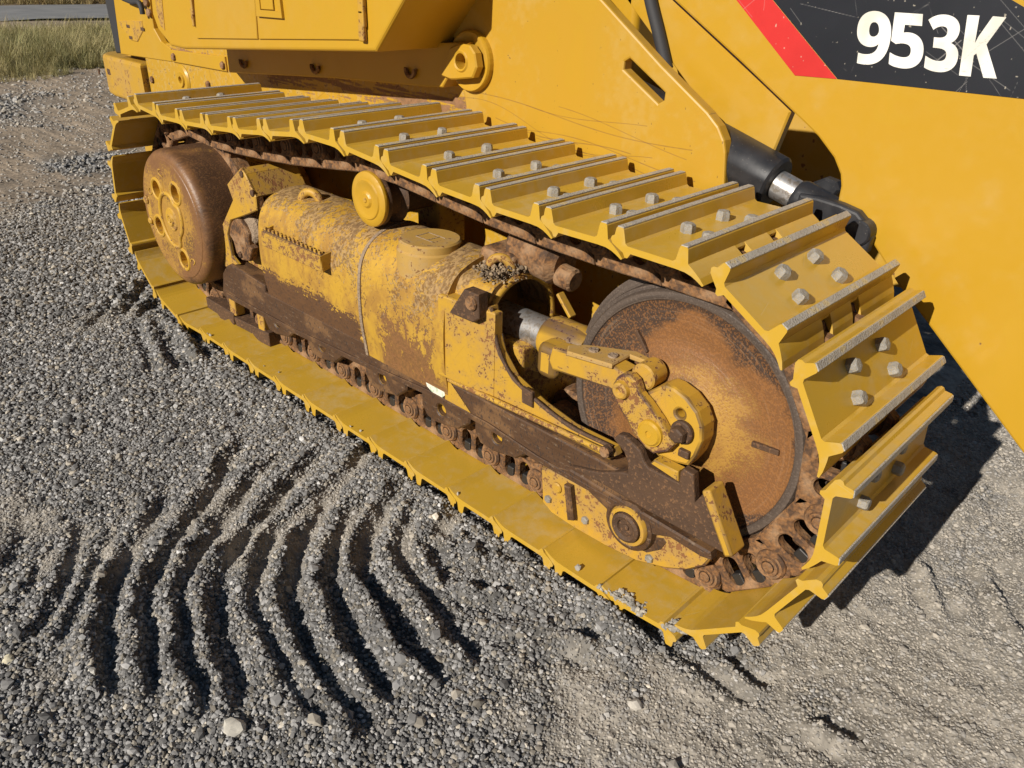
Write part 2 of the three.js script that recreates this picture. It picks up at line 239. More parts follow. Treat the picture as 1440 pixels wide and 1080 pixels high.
{
  const xs = axisGrid(-2.6, 2.3, .0115, 0, -70, 40), zs = axisGrid(-1.9, 1.35, .0115, 0, -60, 40), nx = xs.length, nzz = zs.length;
  const pos = new Float32Array(nx * nzz * 3), col = new Float32Array(nx * nzz * 3), uv = new Float32Array(nx * nzz * 2), idx = [];
  for (let j = 0; j < nzz; j++) for (let i = 0; i < nx; i++) {
    const x = xs[i], z = zs[j], k = j * nx + i, f = fines(x, z); pos.set([x, gh(x, z), z], k * 3); uv.set([x, z], k * 2);
    const g = .9 + .3 * nz(x, z, 3, 20) + .22 * nz(x, z, 9, 21) + .15 * nz(x, z, 34, 22); const c = mix3([.17 * g, .163 * g, .152 * g], x < -2.2 ? [.40 * g, .315 * g, .225 * g] : [.41 * g, .375 * g, .32 * g], f); col.set(c, k * 3);
    if (i < nx - 1 && j < nzz - 1) idx.push(k, k + nx, k + 1, k + 1, k + nx, k + nx + 1);
  }
  const g = new THREE.BufferGeometry(); g.setAttribute('position', new THREE.BufferAttribute(pos, 3)); g.setAttribute('color', new THREE.BufferAttribute(col, 3)); g.setAttribute('uv', new THREE.BufferAttribute(uv, 2)); g.setIndex(idx); g.computeVertexNormals();
  const m = surface(1024, 1024, (u, v) => { const a = fbm(u * 9, v * 9, 9, 4, 3), b = fbm(u * 64, v * 64, 64, 3, 9), k = .55 + .5 * (a - .5) + .75 * (b - .5) + .25; return { c: [clamp(k, .25, 1.15), clamp(k * .99, .25, 1.15), clamp(k * .97, .25, 1.15)].map(q => Math.min(1, q)), r: .95, h: b * .75 + a * .25 }; }, { tile: 1.0, bump: .007, opts: { vertexColors: true } });
  const o = new THREE.Mesh(g, m); o.name = 'ground'; o.receiveShadow = true; scene.add(o); tag(o, 'grey gravel yard with tan compacted fines', 'ground', null, 'structure');
  // asphalt lane beyond the weeds
  const rp = (x, z) => [x, gh(x, z) + .02, z]; const P = [], I = [], U = [];
  for (let k = 0; k <= 60; k++) { const z = -40 + k; const x0 = -14.6 - .05 * (z + 4), x1 = -18.4 - .05 * (z + 4); P.push(...rp(x0, z), ...rp(x1, z)); U.push(x0, z, x1, z); if (k) { const b = k * 2; I.push(b - 2, b - 1, b, b, b - 1, b + 1); } }
  const rg = new THREE.BufferGeometry(); rg.setAttribute('position', new THREE.Float32BufferAttribute(P, 3)); rg.setAttribute('uv', new THREE.Float32BufferAttribute(U, 2)); rg.setIndex(I); rg.computeVertexNormals();
  const rm = surface(256, 256, (u, v) => { const a = fbm(u * 6, v * 6, 6, 5, 91); return { c: mix3([.15, .155, .16], [.24, .24, .235], a), r: .9, h: a }; }, { tile: 2, lite: .9 });
  const ro = new THREE.Mesh(rg, rm); ro.name = 'road'; ro.receiveShadow = true; scene.add(ro); tag(ro, 'pale worn asphalt lane beyond the weeds', 'road', null, 'structure');
}
// ------------------------------------------------------------------ the crawler loader
const loader = new THREE.Group(); loader.name = numbered('crawler_loader'); scene.add(loader);
tag(loader, 'yellow crawler loader with freshly painted track shoes, rusty idler and black model decal', 'loader');
const ORG = V3(0, -.075, -.6); // at its base, on the ground under the hull
loader.position.copy(ORG);
// parts are built in yard coordinates and moved into the loader's own frame
const part = (name, geos, mat, parent = loader, uv = true) => { const m = obj(name, geos, mat, parent, uv); if (parent === loader) { m.position.sub(ORG); } return m; };

// --- track: 37 double-grouser shoes on a sagging chain, pins clockwise from the rear bottom
const PITCH = .1736;
const PINS = [[-1.0413,0.0330],[-1.2076,0.0827],[-1.3393,0.1959],[-1.3907,0.3617],[-1.3567,0.5319],[-1.2419,0.6621],[-1.0751,0.7103],[-0.9020,0.6979],[-0.7285,0.7048],[-0.5553,0.7165],[-0.3823,0.7315],[-0.2101,0.7531],[-0.0380,0.7758],[0.1356,0.7745],[0.3085,0.7593],[0.4816,0.7458],[0.6550,0.7378],[0.8286,0.7355],[1.0022,0.7385],[1.1758,0.7369],[1.3237,0.6460],[1.4130,0.4971],[1.4220,0.3238],[1.3473,0.1671],[1.2148,0.0549],[1.0417,0.0415],[0.8681,0.0415],[0.6945,0.0415],[0.5209,0.0415],[0.3473,0.0415],[0.1737,0.0415],[0.0001,0.0415],[-0.1735,0.0415],[-0.3471,0.0415],[-0.5207,0.0415],[-0.6943,0.0415],[-0.8679,0.0415]];
const SHOE_W = .472;
const PLATE = .0525; // inner face of the shoe plate above the pin line
const profile = hook => {
  const a = [[-.022, .0105], [-.010, .0045], [.004, -.002], [.0085, -.010], [.0145, -.010], [.021, 0], [.118, 0], [.138, -.001]];
  const h = hook ? [[.152, -.0045], [.163, -.0095], [.1755, -.0165], [.1785, -.0140], [.169, -.004], [.160, .003], [.151, .0095]] : [[.143, .003], [.146, .010]];
  const b = [[.1425, .0150], [.1385, .0400], [.1360, .0435], [.1240, .0435], [.1215, .0405], [.1165, .0165], [.111, .0125], [.013, .0125], [.0075, .0165], [.0010, .0405], [-.0015, .0435], [-.0135, .0435], [-.0160, .0405], [-.0185, .0270], [-.0245, .0235], [-.0265, .0180]];
  return [...a, ...h, ...b].map(p => [p[0], p[1] + PLATE]);
};
function shoeGeo(ou, ov) {
  const seg = [[0, -.155, 1], [-.155, -.19, 0], [-.19, -.275, 1], [-.275, -.31, 0], [-.31, -SHOE_W, 1]];
  return boxUV(join(seg.map(([a, b, k]) => plate(profile(k), a, a - b, { bevel: 0 }))), ou, ov);
}
const shoeVar = [0, 1, 2, 3, 4].map(k => shoeGeo(k * .137, k * .211));
const boltG = hexBolt(.0145, .019), edgeG = [0, 1].map(k => boxUV(box(k ? .1228 : -.0148, k ? .1372 : -.0002, PLATE + .0405, PLATE + .0452, -SHOE_W + .001, -.0005, .0026), k * .05));
const edgeV = edgeG.map(g => [g, boxUV(g.clone(), .05, .09), boxUV(g.clone(), .11, .03)]);
const linkShape = (() => { // s along the pitch, n outwards; rail on the inner side
  const o = [[-.012, .0515], [-.030, .030], [-.034, .004], [-.030, -.022], [-.012, -.040], [-.004, -.060], [.165, -.060], [.160, -.045], [.150, -.030], [.148, .0], [.152, .030], [.160, .042], [.150, .0515]];
  const win = (c, w) => { const p = new THREE.Path(); const x0 = c - w, x1 = c + w, y0 = -.030, y1 = .040; p.moveTo(x0, y0 + w); p.lineTo(x0, y1 - w); p.absarc(c, y1 - w, w, Math.PI, 0, true); p.lineTo(x1, y0 + w); p.absarc(c, y0 + w, w, 0, -Math.PI, true); return p; };
  return boxUV(join([plate(o, -.158, .030, { bevel: .004, holes: [win(.050, .019), win(.106, .019)] }), latheZ([[.0, -.147], [.012, -.147], [.015, -.1425], [.021, -.1425], [.0235, -.147], [.029, -.147], [.034, -.153], [.035, -.19], [0, -.19]], 0, 0, 20)]));
})();
const pinG = boxUV(join([latheZ([[0, -.139], [.008, -.139], [.012, -.142], [.012, -.150]], 0, 0, 14), drumZ(0, 0, .026, -.282, -.188, .002, 14)]));
const nutG = boxUV(box(-.0125, .0125, .012, .050, -.186, -.163, .004));
const R1 = rng(21);
PINS.forEach((p, i) => {
  const q = PINS[(i + 1) % PINS.length], a = Math.atan2(q[1] - p[1], q[0] - p[0]);
  const place = m => { m.position.set(p[0], p[1], 0).sub(ORG); m.rotation.z = a; m.castShadow = m.receiveShadow = true; loader.add(m); return m; };
  const sh = place(new THREE.Mesh(shoeVar[i % 5], M.shoe)); sh.name = 'track_shoe';
  for (const s of [.037, .092]) for (const z of s < .05 ? [-.160, -.288] : [-.145, -.305]) { const b = new THREE.Mesh(boltG, M.bolt); b.name = 'bolt'; b.position.set(s, PLATE + .0122, z); b.rotation.y = R1() * 3; b.scale.setScalar(.94 + .12 * R1()); b.castShadow = b.receiveShadow = true; sh.add(b); }
  for (const k of [0, 1]) { const e = new THREE.Mesh(edgeV[k][Math.floor(R1() * 3)], M.grouser); e.name = 'grouser_edge'; e.castShadow = e.receiveShadow = true; sh.add(e); }
  for (const inner of [0, 1]) {
    const l = place(new THREE.Mesh(linkShape, M.rust)); l.name = 'track_link'; if (inner) { l.position.z -= .129; }
    if (!inner) { for (const s of [.050, .106]) { const n = new THREE.Mesh(nutG, M.nut); n.name = 'bolt_nut'; n.position.x = s; n.castShadow = n.receiveShadow = true; l.add(n); } const c = new THREE.Mesh(pinG, M.rust); c.name = 'pin'; l.add(c); }
  }
});

// --- front idler
const IC = [1.070, .388];
{
  const prof = [[0, -.150], [.085, -.150], [.09, -.153], [.092, -.166], [.105, -.172], [.13, -.176], [.165, -.184], [.18, -.1865], [.20, -.184], [.245, -.181], [.264, -.1795], [.2665, -.1785], [.2685, -.1745], [.278, -.173], [.285, -.1745], [.288, -.179], [.290, -.19], [.297, -.193], [.300, -.205], [.300, -.222], [.322, -.228], [.322, -.252], [.300, -.258], [.300, -.29], [0, -.29]];
  const g = latheZ(prof, 0, 0, 96), p = g.attributes.position, uv = new Float32Array(p.count * 2);
  for (let i = 0; i < p.count; i++) { uv[i * 2] = .5 + p.getX(i) / .66; uv[i * 2 + 1] = .5 + p.getY(i) / .66; }
  g.setAttribute('uv', new THREE.BufferAttribute(uv, 2)); g.translate(IC[0], IC[1], 0);
  M.idler = surface(1024, 1024, (u, v) => {
    const x = (u - .5) * .66, y = (v - .5) * .66, r = Math.hypot(x, y), th = Math.atan2(y, x), a = fbm(u * 6, v * 6, 6, 4, 3), b = fbm(u * 230, v * 230, 230, 2, 5), ring = fbm(r * 260, th * 2 + 20, 64, 3, 7), st = fbm(u * 24, v * 24, 24, 3, 15);
    let c = mix3([.044, .025, .015], [.095, .046, .022], .55 * a + .45 * st); c = mix3(c, [.23, .105, .038], .6 * sstep(.50, .66, b)); c = mix3(c, [.045, .032, .026], .6 * sstep(.55, .4, b));
    c = mix3(c, [.30, .22, .15], .22 * sstep(.6, .8, ring) * sstep(.15, .24, r));
    const soft = sstep(.15, .95, .62 - Math.abs(r - .118) * 9 + (a - .5) * .9 + (st - .5) * .7 + .34 * Math.cos(th - .1)), keep = .5 * soft + .5 * sstep(-.06, .06, .55 * soft + .12 - b); // paint left on the dish
    c = mix3(c, mix3([.46, .26, .04], [.30, .15, .04], st), keep * .95);
    const orange = sstep(.40, .62, .80 - Math.abs(r - .165) * 6 + (a - .5) * 1.2 + .2 * Math.cos(th)) * (1 - keep); c = mix3(c, [.32, .135, .035], orange * .5);
    if (r > .267) c = mix3(mix3([.055, .042, .034], [.12, .09, .07], ring), [.18, .14, .11], .35 * sstep(.6, .72, b));
    return { c, r: r > .267 ? .42 : .56, h: .5 * b + .5 * ring };
  }, { repeat: false, bump: .0012 });
  const idler = part('front_idler', g, M.idler, loader, false);
  const rib = (ang, r0, r1, w) => { const q = box(r0, r1, -w, w, -.186, -.176, .002); q.rotateZ(ang); q.translate(IC[0], IC[1], 0); return q; };
  const rr = obj('cast_rib', [rib(2.25, .16, .215, .004), rib(.1, .175, .235, .006)], M.darkrust, idler);
}

// --- rear final drive drum
const DC = [-1.036, .372];
{
  const polar = g => { const p = g.attributes.position, uv = new Float32Array(p.count * 2); for (let i = 0; i < p.count; i++) { const z = p.getZ(i), r = Math.hypot(p.getX(i), p.getY(i)), k = (r + (z < -.075 ? -.075 - z : 0)) / Math.max(r, 1e-5); uv[i * 2] = .5 + p.getX(i) * k / 1.0; uv[i * 2 + 1] = .5 + p.getY(i) * k / 1.0; } g.setAttribute('uv', new THREE.BufferAttribute(uv, 2)); return g; };
  M.drum = surface(1024, 1024, (u, v) => {
    const x = u - .5, y = v - .5, r = Math.hypot(x, y), a = fbm(u * 7, v * 7, 7, 4, 31), b = fbm(u * 230, v * 230, 230, 2, 35), st = fbm(u * 26, v * 26, 26, 3, 36);
    let c = mix3([.055, .030, .018], [.115, .058, .028], a * .5 + st * .5); c = mix3(c, [.22, .11, .045], .4 * sstep(.55, .7, b));
    const keep = sstep(-.22, .20, -b * .6 + .62 * sstep(.1, 1.0, 1.08 - r * 3.0 + (a - .5) * 1.1 + (st - .5) * .5) - .02); c = mix3(c, mix3([.50, .29, .04], [.30, .15, .04], st * .7 + a * .3), keep * .92);
    const og = sstep(.35, .6, .86 - Math.abs(r - .2) * 6 + (a - .5)) * (1 - keep); c = mix3(c, [.30, .14, .05], og * .5);
    return { c, r: .38 + .25 * a, h: .6 * b + .4 * st };
  }, { repeat: false, bump: .0010 });
  const hp = [[-.075, .085], [-.105, -.045], [.045, -.125], [.062, .098]].map(q => [q[0] * 1.12, q[1] * 1.12]);
  const face = plate([...Array(64)].map((_, k) => [.222 * Math.cos(k / 32 * Math.PI), .222 * Math.sin(k / 32 * Math.PI)]), -.034, .035, { bevel: .006, seg: 3, curve: 24, holes: hp.map(q => circlePath(q[0], q[1], .034)) });
  const rim = latheZ([[.205, -.040], [.216, -.0365], [.228, -.0375], [.239, -.043], [.247, -.053], [.250, -.066], [.251, -.12], [.252, -.25], [.262, -.262], [.262, -.272], [.1, -.275]], 0, 0, 72);
  const g = join([polar(face), polar(rim)]); g.translate(DC[0], DC[1], 0);
  const drum = part('final_drive_housing', g, M.drum, loader, false);
  const at = (q, z) => { q.translate(DC[0], DC[1], z); return q; };
  hp.forEach(q => { const o = obj('bolt_pocket', [at(latheZ([[0, 0], [.036, 0], [.036, .002]], q[0], q[1], 20), -.062), at(latheZ([[.033, -.028], [.0315, .002], [.036, .005], [.042, .004], [.046, -.002]], q[0], q[1], 24), -.034)], M.worn, drum); });
  // centre boss and the raised cam-shaped ring round it
  obj('centre_boss', [at(latheZ([[0, .006], [.012, .006], [.016, .010], [.022, .010], [.026, .004], [.040, .004], [.044, 0], [.046, -.01]], 0, 0, 28), -.034), at(hexZ(0, 0, .004, .011, .007), -.034)], M.worn, drum);
  const ring = new THREE.CatmullRomCurve3([[.010, .085], [-.04, .075], [-.07, .03], [-.072, -.02], [-.045, -.07], [.0, -.09], [.035, -.082], [.045, -.05], [.07, -.02], [.078, .015], [.07, .05], [.04, .06], [.03, .075]].map(q => V3(q[0] * 1.12, q[1] * 1.12, 0)), true);
  obj('cast_ring', at(new THREE.TubeGeometry(ring, 72, .009, 8, true), -.034), M.worn, drum);
  const mark = (x, y, a) => { const q = new THREE.TorusGeometry(.013, .0028, 6, 14, 4.6); q.scale(.8, 1.25, 1); q.rotateZ(a); return at(q.translate(x, y, 0), -.0335); };
  obj('cast_mark', [mark(-.03, .165, 1.2), mark(-.145, .075, 2), mark(.105, .125, .4), mark(.12, -.13, 5), at(box(-.028, -.026, .07, .14, -.001, .0012, .0005), -.034), at(box(.02, .022, -.17, -.09, -.001, .0012, .0005), -.034)], M.worn, drum);
  const lug = [-.165, -.02]; obj('side_lug', [at(box(-.20, -.165, -.06, .05, -.012, .010, .008), -.04), at(drumZ(-.186, .035, .016, -.01, .014, .004, 16), -.036), at(drumZ(-.182, -.045, .014, -.01, .014, .004, 16), -.036)], M.worn, drum);
  // sprocket behind the drum
  const teeth = []; for (let k = 0; k < 13; k++) { const a = k / 13 * Math.PI * 2 + .1; teeth.push([.285 * Math.cos(a - .14), .285 * Math.sin(a - .14)], [.33 * Math.cos(a - .07), .33 * Math.sin(a - .07)], [.33 * Math.cos(a + .07), .33 * Math.sin(a + .07)], [.285 * Math.cos(a + .14), .285 * Math.sin(a + .14)]); }
  part('sprocket', at(plate(teeth, -.205, .06, { bevel: .004 }), 0), M.rust);
  part('final_drive_hub', at(drumZ(0, 0, .21, -.52, -.26, .01), 0), M.worn);
}

// --- track roller frame
const FZ = -.095;
{ // recoil housing: rounded body over the frame box
  const sec = (k) => [[FZ - .004 + k, .20], [FZ + k, .235], [-.086 + k, .30], [-.083 + k, .37], [-.086 + k, .44], [-.098 + k, .498], [-.125 + k * .7, .540], [-.17 + k * .4, .562 + k * .5], [-.235, .570 + k], [-.29, .562 + k * .5], [-.34, .52], [-.37, .45], [-.38, .36], [-.38, .20]];
  const smooth = s => new THREE.CatmullRomCurve3(s.map(q => V3(q[0], q[1], 0)), false, 'centripetal').getPoints(60).map(q => [q.x, q.y]);
  const xs0 = onZ(-.09, [367, 345])[0], xs1 = onZ(-.09, [513, 468])[0];
  const mapUV = g => { g = g.toNonIndexed(); const p = g.attributes.position, nn = g.attributes.normal, uv = new Float32Array(p.count * 2); for (let i = 0; i < p.count; i++) { const y = p.getY(i), z = p.getZ(i); const v = y < .43 ? y - .2 : .23 + Math.atan2(y - .43, z < -.1 ? -.09 - z + .02 : .02) * 0 + Math.hypot(y - .43, z + .088); uv[i * 2] = (p.getX(i) + .55) / 1.35; uv[i * 2 + 1] = clamp(v / .55, 0, .995); if (Math.abs(nn.getX(i)) > .9) { uv[i * 2] = .82 + (z + .235) * .4; uv[i * 2 + 1] = .34 + (y - .4) * .5; } } g.setAttribute('uv', new THREE.BufferAttribute(uv, 2)); return g; };
  // scuffed low flank, chipped paint above, crumbs of dirt on the crown
  const sc = lines(260, 77, .05, .1, .0016);
  const vsn = (u, v) => fbm(u * 80, v * 26, 80, 4, 93);
  M.frame = surface(2048, 1024, (u, v) => {
    const x = u * 1.35 - .55, s = v * .55, a = fbm(u * 14, v * 6, 14, 4, 41), b = fbm(u * 250, v * 102, 250, 3, 45), st = fbm(u * 60, v * 24, 60, 4, 47), hl = fbm(u * 26, v * 160, 26, 3, 49);
    let c = mix3([.50, .29, .026], [.44, .26, .04], a), r = .55, h = .6; { const sn = sstep(.32, .68, fbm(u * 22, v * 6, 22, 4, 91) * .55 + vsn(u, v) * .45); c = mix3(c, mix3([.36, .18, .038], [.26, .125, .034], sn), sn * .6); }
    const chip = sstep(.62, .65, st * .35 + b * .65) * (.25 + .75 * sstep(.45, .6, a)); c = mix3(c, mix3(RUST, BROWN, b), chip * .75); h -= chip * .3;
    const s1 = sc((u * 2) % 1, v); c = mix3(c, mix3(BROWN, RUST, a), s1 * .55);
    const rearEdge = .122 - .018 * sstep(-.3, .05, x) + (a - .5) * .05 + (hl - .5) * .05 + (st - .5) * .03; // bare steel along the low flank, rear of the seam
    if (x < xs1 - .004) { const t = sstep(-.04, .04, .5 + (rearEdge - s) * 16 - b) * sstep(xs1 - .005, xs1 - .03, x + (hl - .5) * .04); c = mix3(c, mix3([.085, .042, .021], [.15, .075, .033], hl * .6 + st * .4), t); c = mix3(c, [.045, .03, .024], t * .6 * sstep(.6, .7, b)); r -= .05 * t; h -= .2 * t; }
    else { const vs = fbm(u * 120, v * 14, 120, 3, 44), e = .185 - .10 * sstep(.25, .5, x) + (a - .5) * .10, t = sstep(-.04, .05, .35 + (e - s) * 2.9 - b * .5 - vs * .5 + .35 * (st - .5) + .3 * (a - .5)) * sstep(.48, .36, x + (hl - .5) * .1) * sstep(.10, .15, x + (vs - .5) * .06); c = mix3(c, mix3([.10, .048, .022], [.27, .12, .04], b), t * .9); h -= .25 * t; r += .15 * t; }
    const dk = sstep(-.05, .05, -b + .30 + 2.2 * (s - .27) + (a - .5) * .7 + (st - .5) * .5); c = mix3(c, mix3([.15, .09, .045], [.34, .22, .10], sstep(.3, .7, fbm(u * 200, v * 80, 200, 2, 62))), dk * .82); r += .3 * dk; h += .3 * dk;
    return { c, r, h };
  }, { repeat: false, bump: .0022 });
  const front = .535;
  const g1 = mapUV(beamX(smooth(sec(0)), xs0, xs1)), g2 = mapUV(beamX(smooth(sec(.006)), xs1 + .012, front - .12));
  const hole = [...Array(32)].map((_, k) => [-.235 + .118 * Math.cos(k / 16 * Math.PI), .425 + .118 * Math.sin(k / 16 * Math.PI)]);
  const g3 = mapUV(beamX(smooth(sec(-.020)), front - .12, front, { holes: [hole] }));
  const fr = part('recoil_housing', [g1, g2, g3], M.frame, loader, false);
  obj('cheek', slab([[.392, -.0815], [.45, -.086], [.578, -.1025], [.578, -.128], [.392, -.128]], .500, .235, { bevel: .005, seg: 2 }), M.cheek, fr);
  obj('weld_seam', beamX(smooth(sec(.010)), xs1, xs1 + .012), M.dirt, fr);
  obj('bore_rim', (() => { const q = new THREE.TorusGeometry(.124, .010, 10, 40); q.rotateY(Math.PI / 2); q.translate(front, .425, -.235); return q; })(), M.chipped, fr);
  // step bracket with a serrated edge
  const F = PZ(-.052, [367, 324], [449, 361], [453, 384], [367, 345]);
  const step = part('step_bracket', plate(F, -.052, .010, { bevel: .003 }), M.chippedE);
  const [ax, ay] = F[0], [bx2, by2] = F[1], [cx2, cy2] = F[2], [dx2, dy2] = F[3];
  obj('gusset', [beamX([[-.053, by2], [-.13, by2 + .012], [-.13, by2 - .02], [-.085, cy2 + .005], [-.053, cy2]], bx2 - .01, bx2 + .002), beamX([[-.053, ay], [-.12, ay + .016], [-.12, ay - .04], [-.085, dy2], [-.053, dy2]], ax - .002, ax + .008)], M.worn, step);
  const tooth = []; for (let k = 0; k < 14; k++) { const t = (k + .5) / 14; tooth.push(box(lerp(ax, bx2, t) - .006, lerp(ax, bx2, t) + .006, lerp(ay, by2, t) + .001, lerp(ay, by2, t) + .012, -.066, -.058, .002)); }
  for (const t of tooth) obj('tooth', t, M.chipped, step);
  obj('backing_bar', (() => { const q = plate([[ax, ay - .012], [bx2, by2 - .012], [bx2, by2 + .003], [ax, ay + .003]], -.057, .012, { bevel: .002 }); return q; })(), M.darkrust, step);
  // plug in a square recess
  const pq = part('grease_plug_plate', plate(PZ(-.072, [631, 440], [652, 407], [672, 415], [673, 449], [664, 454]), -.072, .035, { bevel: .003 }), M.darkrust);
  const pc = onZ(-.066, [661, 427]); obj('plug', [drumZ(pc[0], pc[1], .019, -.075, -.064, .003, 24), hexZ(pc[0], pc[1], -.065, .008, .003)], M.rust, pq);
  // inspection cap on the crown
  const [ccx, ccz] = onY(.582, [605, 338]);
  const cap = part('inspection_cap', latheY([[0, .590], [.080, .590], [.085, .586], [.086, .568], [.091, .563], [.093, .50], [0, .50]], ccx, ccz), M.dusty);
  obj('cap_mark', [box(ccx - .035, ccx + .035, .588, .5915, ccz - .026, ccz - .023, .001), box(ccx - .035, ccx + .035, .588, .5915, ccz + .020, ccz + .023, .001), box(ccx - .035, ccx - .032, .588, .5915, ccz - .026, ccz + .023, .001), box(ccx + .012, ccx + .015, .588, .5915, ccz - .026, ccz + .023, .001)], M.dirt, cap);
  // lifting eyes
  for (const [px, y, s, ry] of [[[704, 378], .560, 1, .5], [[438, 285], .555, 1.15, .4]]) { const e = onY(y, px), q = new THREE.TorusGeometry(.030 * s, .012 * s, 10, 24, Math.PI * 1.15); q.rotateZ(-.2); q.rotateY(ry); q.translate(e[0], y, e[1]); part('lifting_eye', q, M.worn); }
  // rusty track adjuster cover over the bore
  part('adjuster_cover', [(() => { const q = drumX(0, 0, .062, -.09, .08, .02, 24); q.rotateZ(-.12); q.translate(front + .01, .60, -.30); return q; })(), (() => { const q = drumX(0, 0, .030, .07, .125, .006, 20); q.rotateZ(-.12); q.translate(front + .01, .575, -.29); return q; })(), box(front - .14, front - .02, .535, .60, -.36, -.22, .015)], M.rust);
  part('adjuster_fin', [(() => { const q = box(-.005, .005, -.035, .035, -.012, .012, .003); q.rotateZ(.75); q.translate(front + .10, .485, -.30); return q; })()], M.worn);
}
{ // long side plate rubbed bare by stones
  const side = PZ(FZ, [313, 384], [318, 374], [324, 371], [373, 401], [373, 411], [505, 478], [640, 541], [760, 603], [868, 660], [905, 690], [870, 716], [754, 650], [685, 603], [602, 557], [518, 519], [406, 466], [313, 416]);
  const sp = part('frame_side_plate', plate(side, FZ, .06, { bevel: .006, seg: 2 }), M.wear);
  obj('edge_strip', plate(PZ(FZ + .006, [318, 411], [406, 459], [518, 512], [602, 549], [685, 595], [754, 641], [868, 706], [868, 713], [754, 650], [685, 603], [602, 557], [518, 519], [406, 466], [318, 418]), FZ + .006, .012, { bevel: .002 }), M.wear, sp);
  obj('peeled_sticker', plate(PZ(FZ + .002, [597, 529], [604, 530], [612, 536], [618, 541], [625, 540], [626, 556], [621, 560], [608, 551], [601, 543]), FZ + .0035, .003, { bevel: .0005 }), surface(128, 128, (u, v) => { const a = fbm(u * 8, v * 8, 8, 4, 61); return { c: mix3([.75, .72, .58], [.42, .52, .36], sstep(.4, .7, a)), r: .6 }; }, { tile: .05, lite: .6 }), sp);
  obj('paint_patch', plate(PZ(FZ + .002, [611, 524], [630, 533], [668, 590], [660, 584], [626, 562], [627, 540], [612, 534]), FZ + .003, .002, { bevel: .0005 }), M.worn, sp);
  // front fork of the frame, open round the recoil rod
  const KZ = -.104, yk = PZ(KZ, [628, 528], [642, 470], [668, 432], [690, 432], [693, 462], [702, 498], [721, 533], [760, 570], [802, 601], [862, 631], [866, 642], [856, 648]);
  const fork = part('frame_fork', plate(yk, KZ, .03, { bevel: .006, seg: 2 }), M.wornE);
  obj('fork_edge', tube(PZ(KZ, [690, 434], [693, 462], [702, 498], [721, 533], [760, 570], [802, 601], [860, 630]).map(q => [q[0], q[1], KZ - .004]), .0055, 40, 6), M.darkrust, fork);
  obj('stop_block', plate(PZ(-.096, [733, 544], [748, 553], [748, 574], [733, 566]), -.096, .012, { bevel: .002 }), M.darkrust, fork);
  obj('sill', tube(PZ(-.092, [508, 476], [632, 535], [740, 585], [858, 640]).map(q => [q[0], q[1], -.096]), .008, 40, 6), M.chipped, fork);
  const bq = onZ(-.085, [850, 636]); obj('fork_bolt', [drumZ(bq[0], bq[1], .014, -.104, -.080, .004, 14)], M.rust, fork);
}
{ // guards at the front foot of the frame
  const gp = PZ(-.084, [862, 617], [869, 611], [877, 613], [888, 622], [900, 634], [906, 650], [912, 658], [954, 679], [956, 664], [961, 659], [975, 668], [977, 706], [992, 691], [1021, 779], [1012, 776], [905, 716], [845, 680], [800, 655], [840, 664], [874, 664], [882, 666], [882, 650], [877, 636]);
  const gd = part('front_guard', plate(gp, -.084, .022, { bevel: .004, seg: 2 }), M.darkrust);
  const A = onZ(-.084, [991, 692]), B = onZ(-.084, [1021, 779]); const e = box(-.011, .011, -Math.hypot(B[0] - A[0], B[1] - A[1]) / 2 - .004, Math.hypot(B[0] - A[0], B[1] - A[1]) / 2 + .008, -.135, -.080, .006); e.rotateZ(Math.atan2(B[1] - A[1], B[0] - A[0]) + Math.PI / 2); e.translate((A[0] + B[0]) / 2 + .006, (A[1] + B[1]) / 2, 0);
  obj('guard_end', rubbed(e, .9), M.wornE, gd);
  obj('guard_lug', plate(PZ(-.078, [914, 652], [919, 647], [953, 664], [953, 678]), -.078, .03, { bevel: .003 }), M.wornE, gd);
  const foot = PZ(-.108, [760, 658], [772, 660], [905, 728], [999, 786], [990, 797], [965, 803], [935, 800], [895, 790], [850, 768], [805, 742], [775, 722], [762, 706]);
  const ft = part('roller_guard', plate(foot, -.108, .03, { bevel: .005 }), M.wornE);
  obj('guard_flange', plate(PZ(-.092, [784, 657], [802, 660], [999, 777], [1000, 788], [985, 783], [905, 733], [800, 674]), -.090, .03, { bevel: .004 }), M.wear, ft);
  const rc = onZ(-.085, [881, 741]);
  obj('roller_collar', latheZ([[.050, -.108], [.052, -.092], [.048, -.084], [.040, -.083], [.038, -.090]], rc[0], rc[1], 32), M.worn, ft);
  obj('roller_end', [latheZ([[.038, -.095], [.037, -.078], [.030, -.074], [.022, -.078], [.020, -.084], [0, -.084]], rc[0], rc[1], 28), hexZ(rc[0], rc[1], -.085, .009, .006)], M.darkrust, ft);
  obj('hook_rib', [latheZ([[.050, -.109], [.052, -.094], [.056, -.090], [.064, -.092], [.068, -.109]], rc[0], rc[1], 36), plate(PZ(-.094, [826, 690], [838, 690], [866, 714], [872, 722], [862, 742], [856, 732], [852, 716]), -.094, .015, { bevel: .003 }), plate(PZ(-.094, [905, 735], [912, 731], [946, 748], [946, 757], [916, 752], [905, 766]), -.094, .015, { bevel: .003 })], M.wear, ft);
  obj('recess_shade_patch', plate(PZ(-.104, [912, 755], [932, 758], [936, 764], [928, 774], [908, 778], [900, 774]), -.1065, .004, { bevel: .001 }), M.wear, ft);  // flat dark plate, no hole cut: its colour stands for shade inside a drain recess
  for (const b of [[821, 733], [911, 787], [769, 703]]) { const q = onZ(-.1, b); obj('bolt', hexZ(q[0], q[1], -.109, .011, .010), M.bolt, ft); }
  obj('rib', plate(PZ(-.09, [792, 682], [801, 686], [806, 733], [797, 732]), -.09, .02, { bevel: .003 }), M.wear, ft);
  const cs = onZ(-.1, [781, 687]); obj('cast_pad', drumZ(cs[0], cs[1], .015, -.11, -.101, .003, 16), M.worn, ft);
}
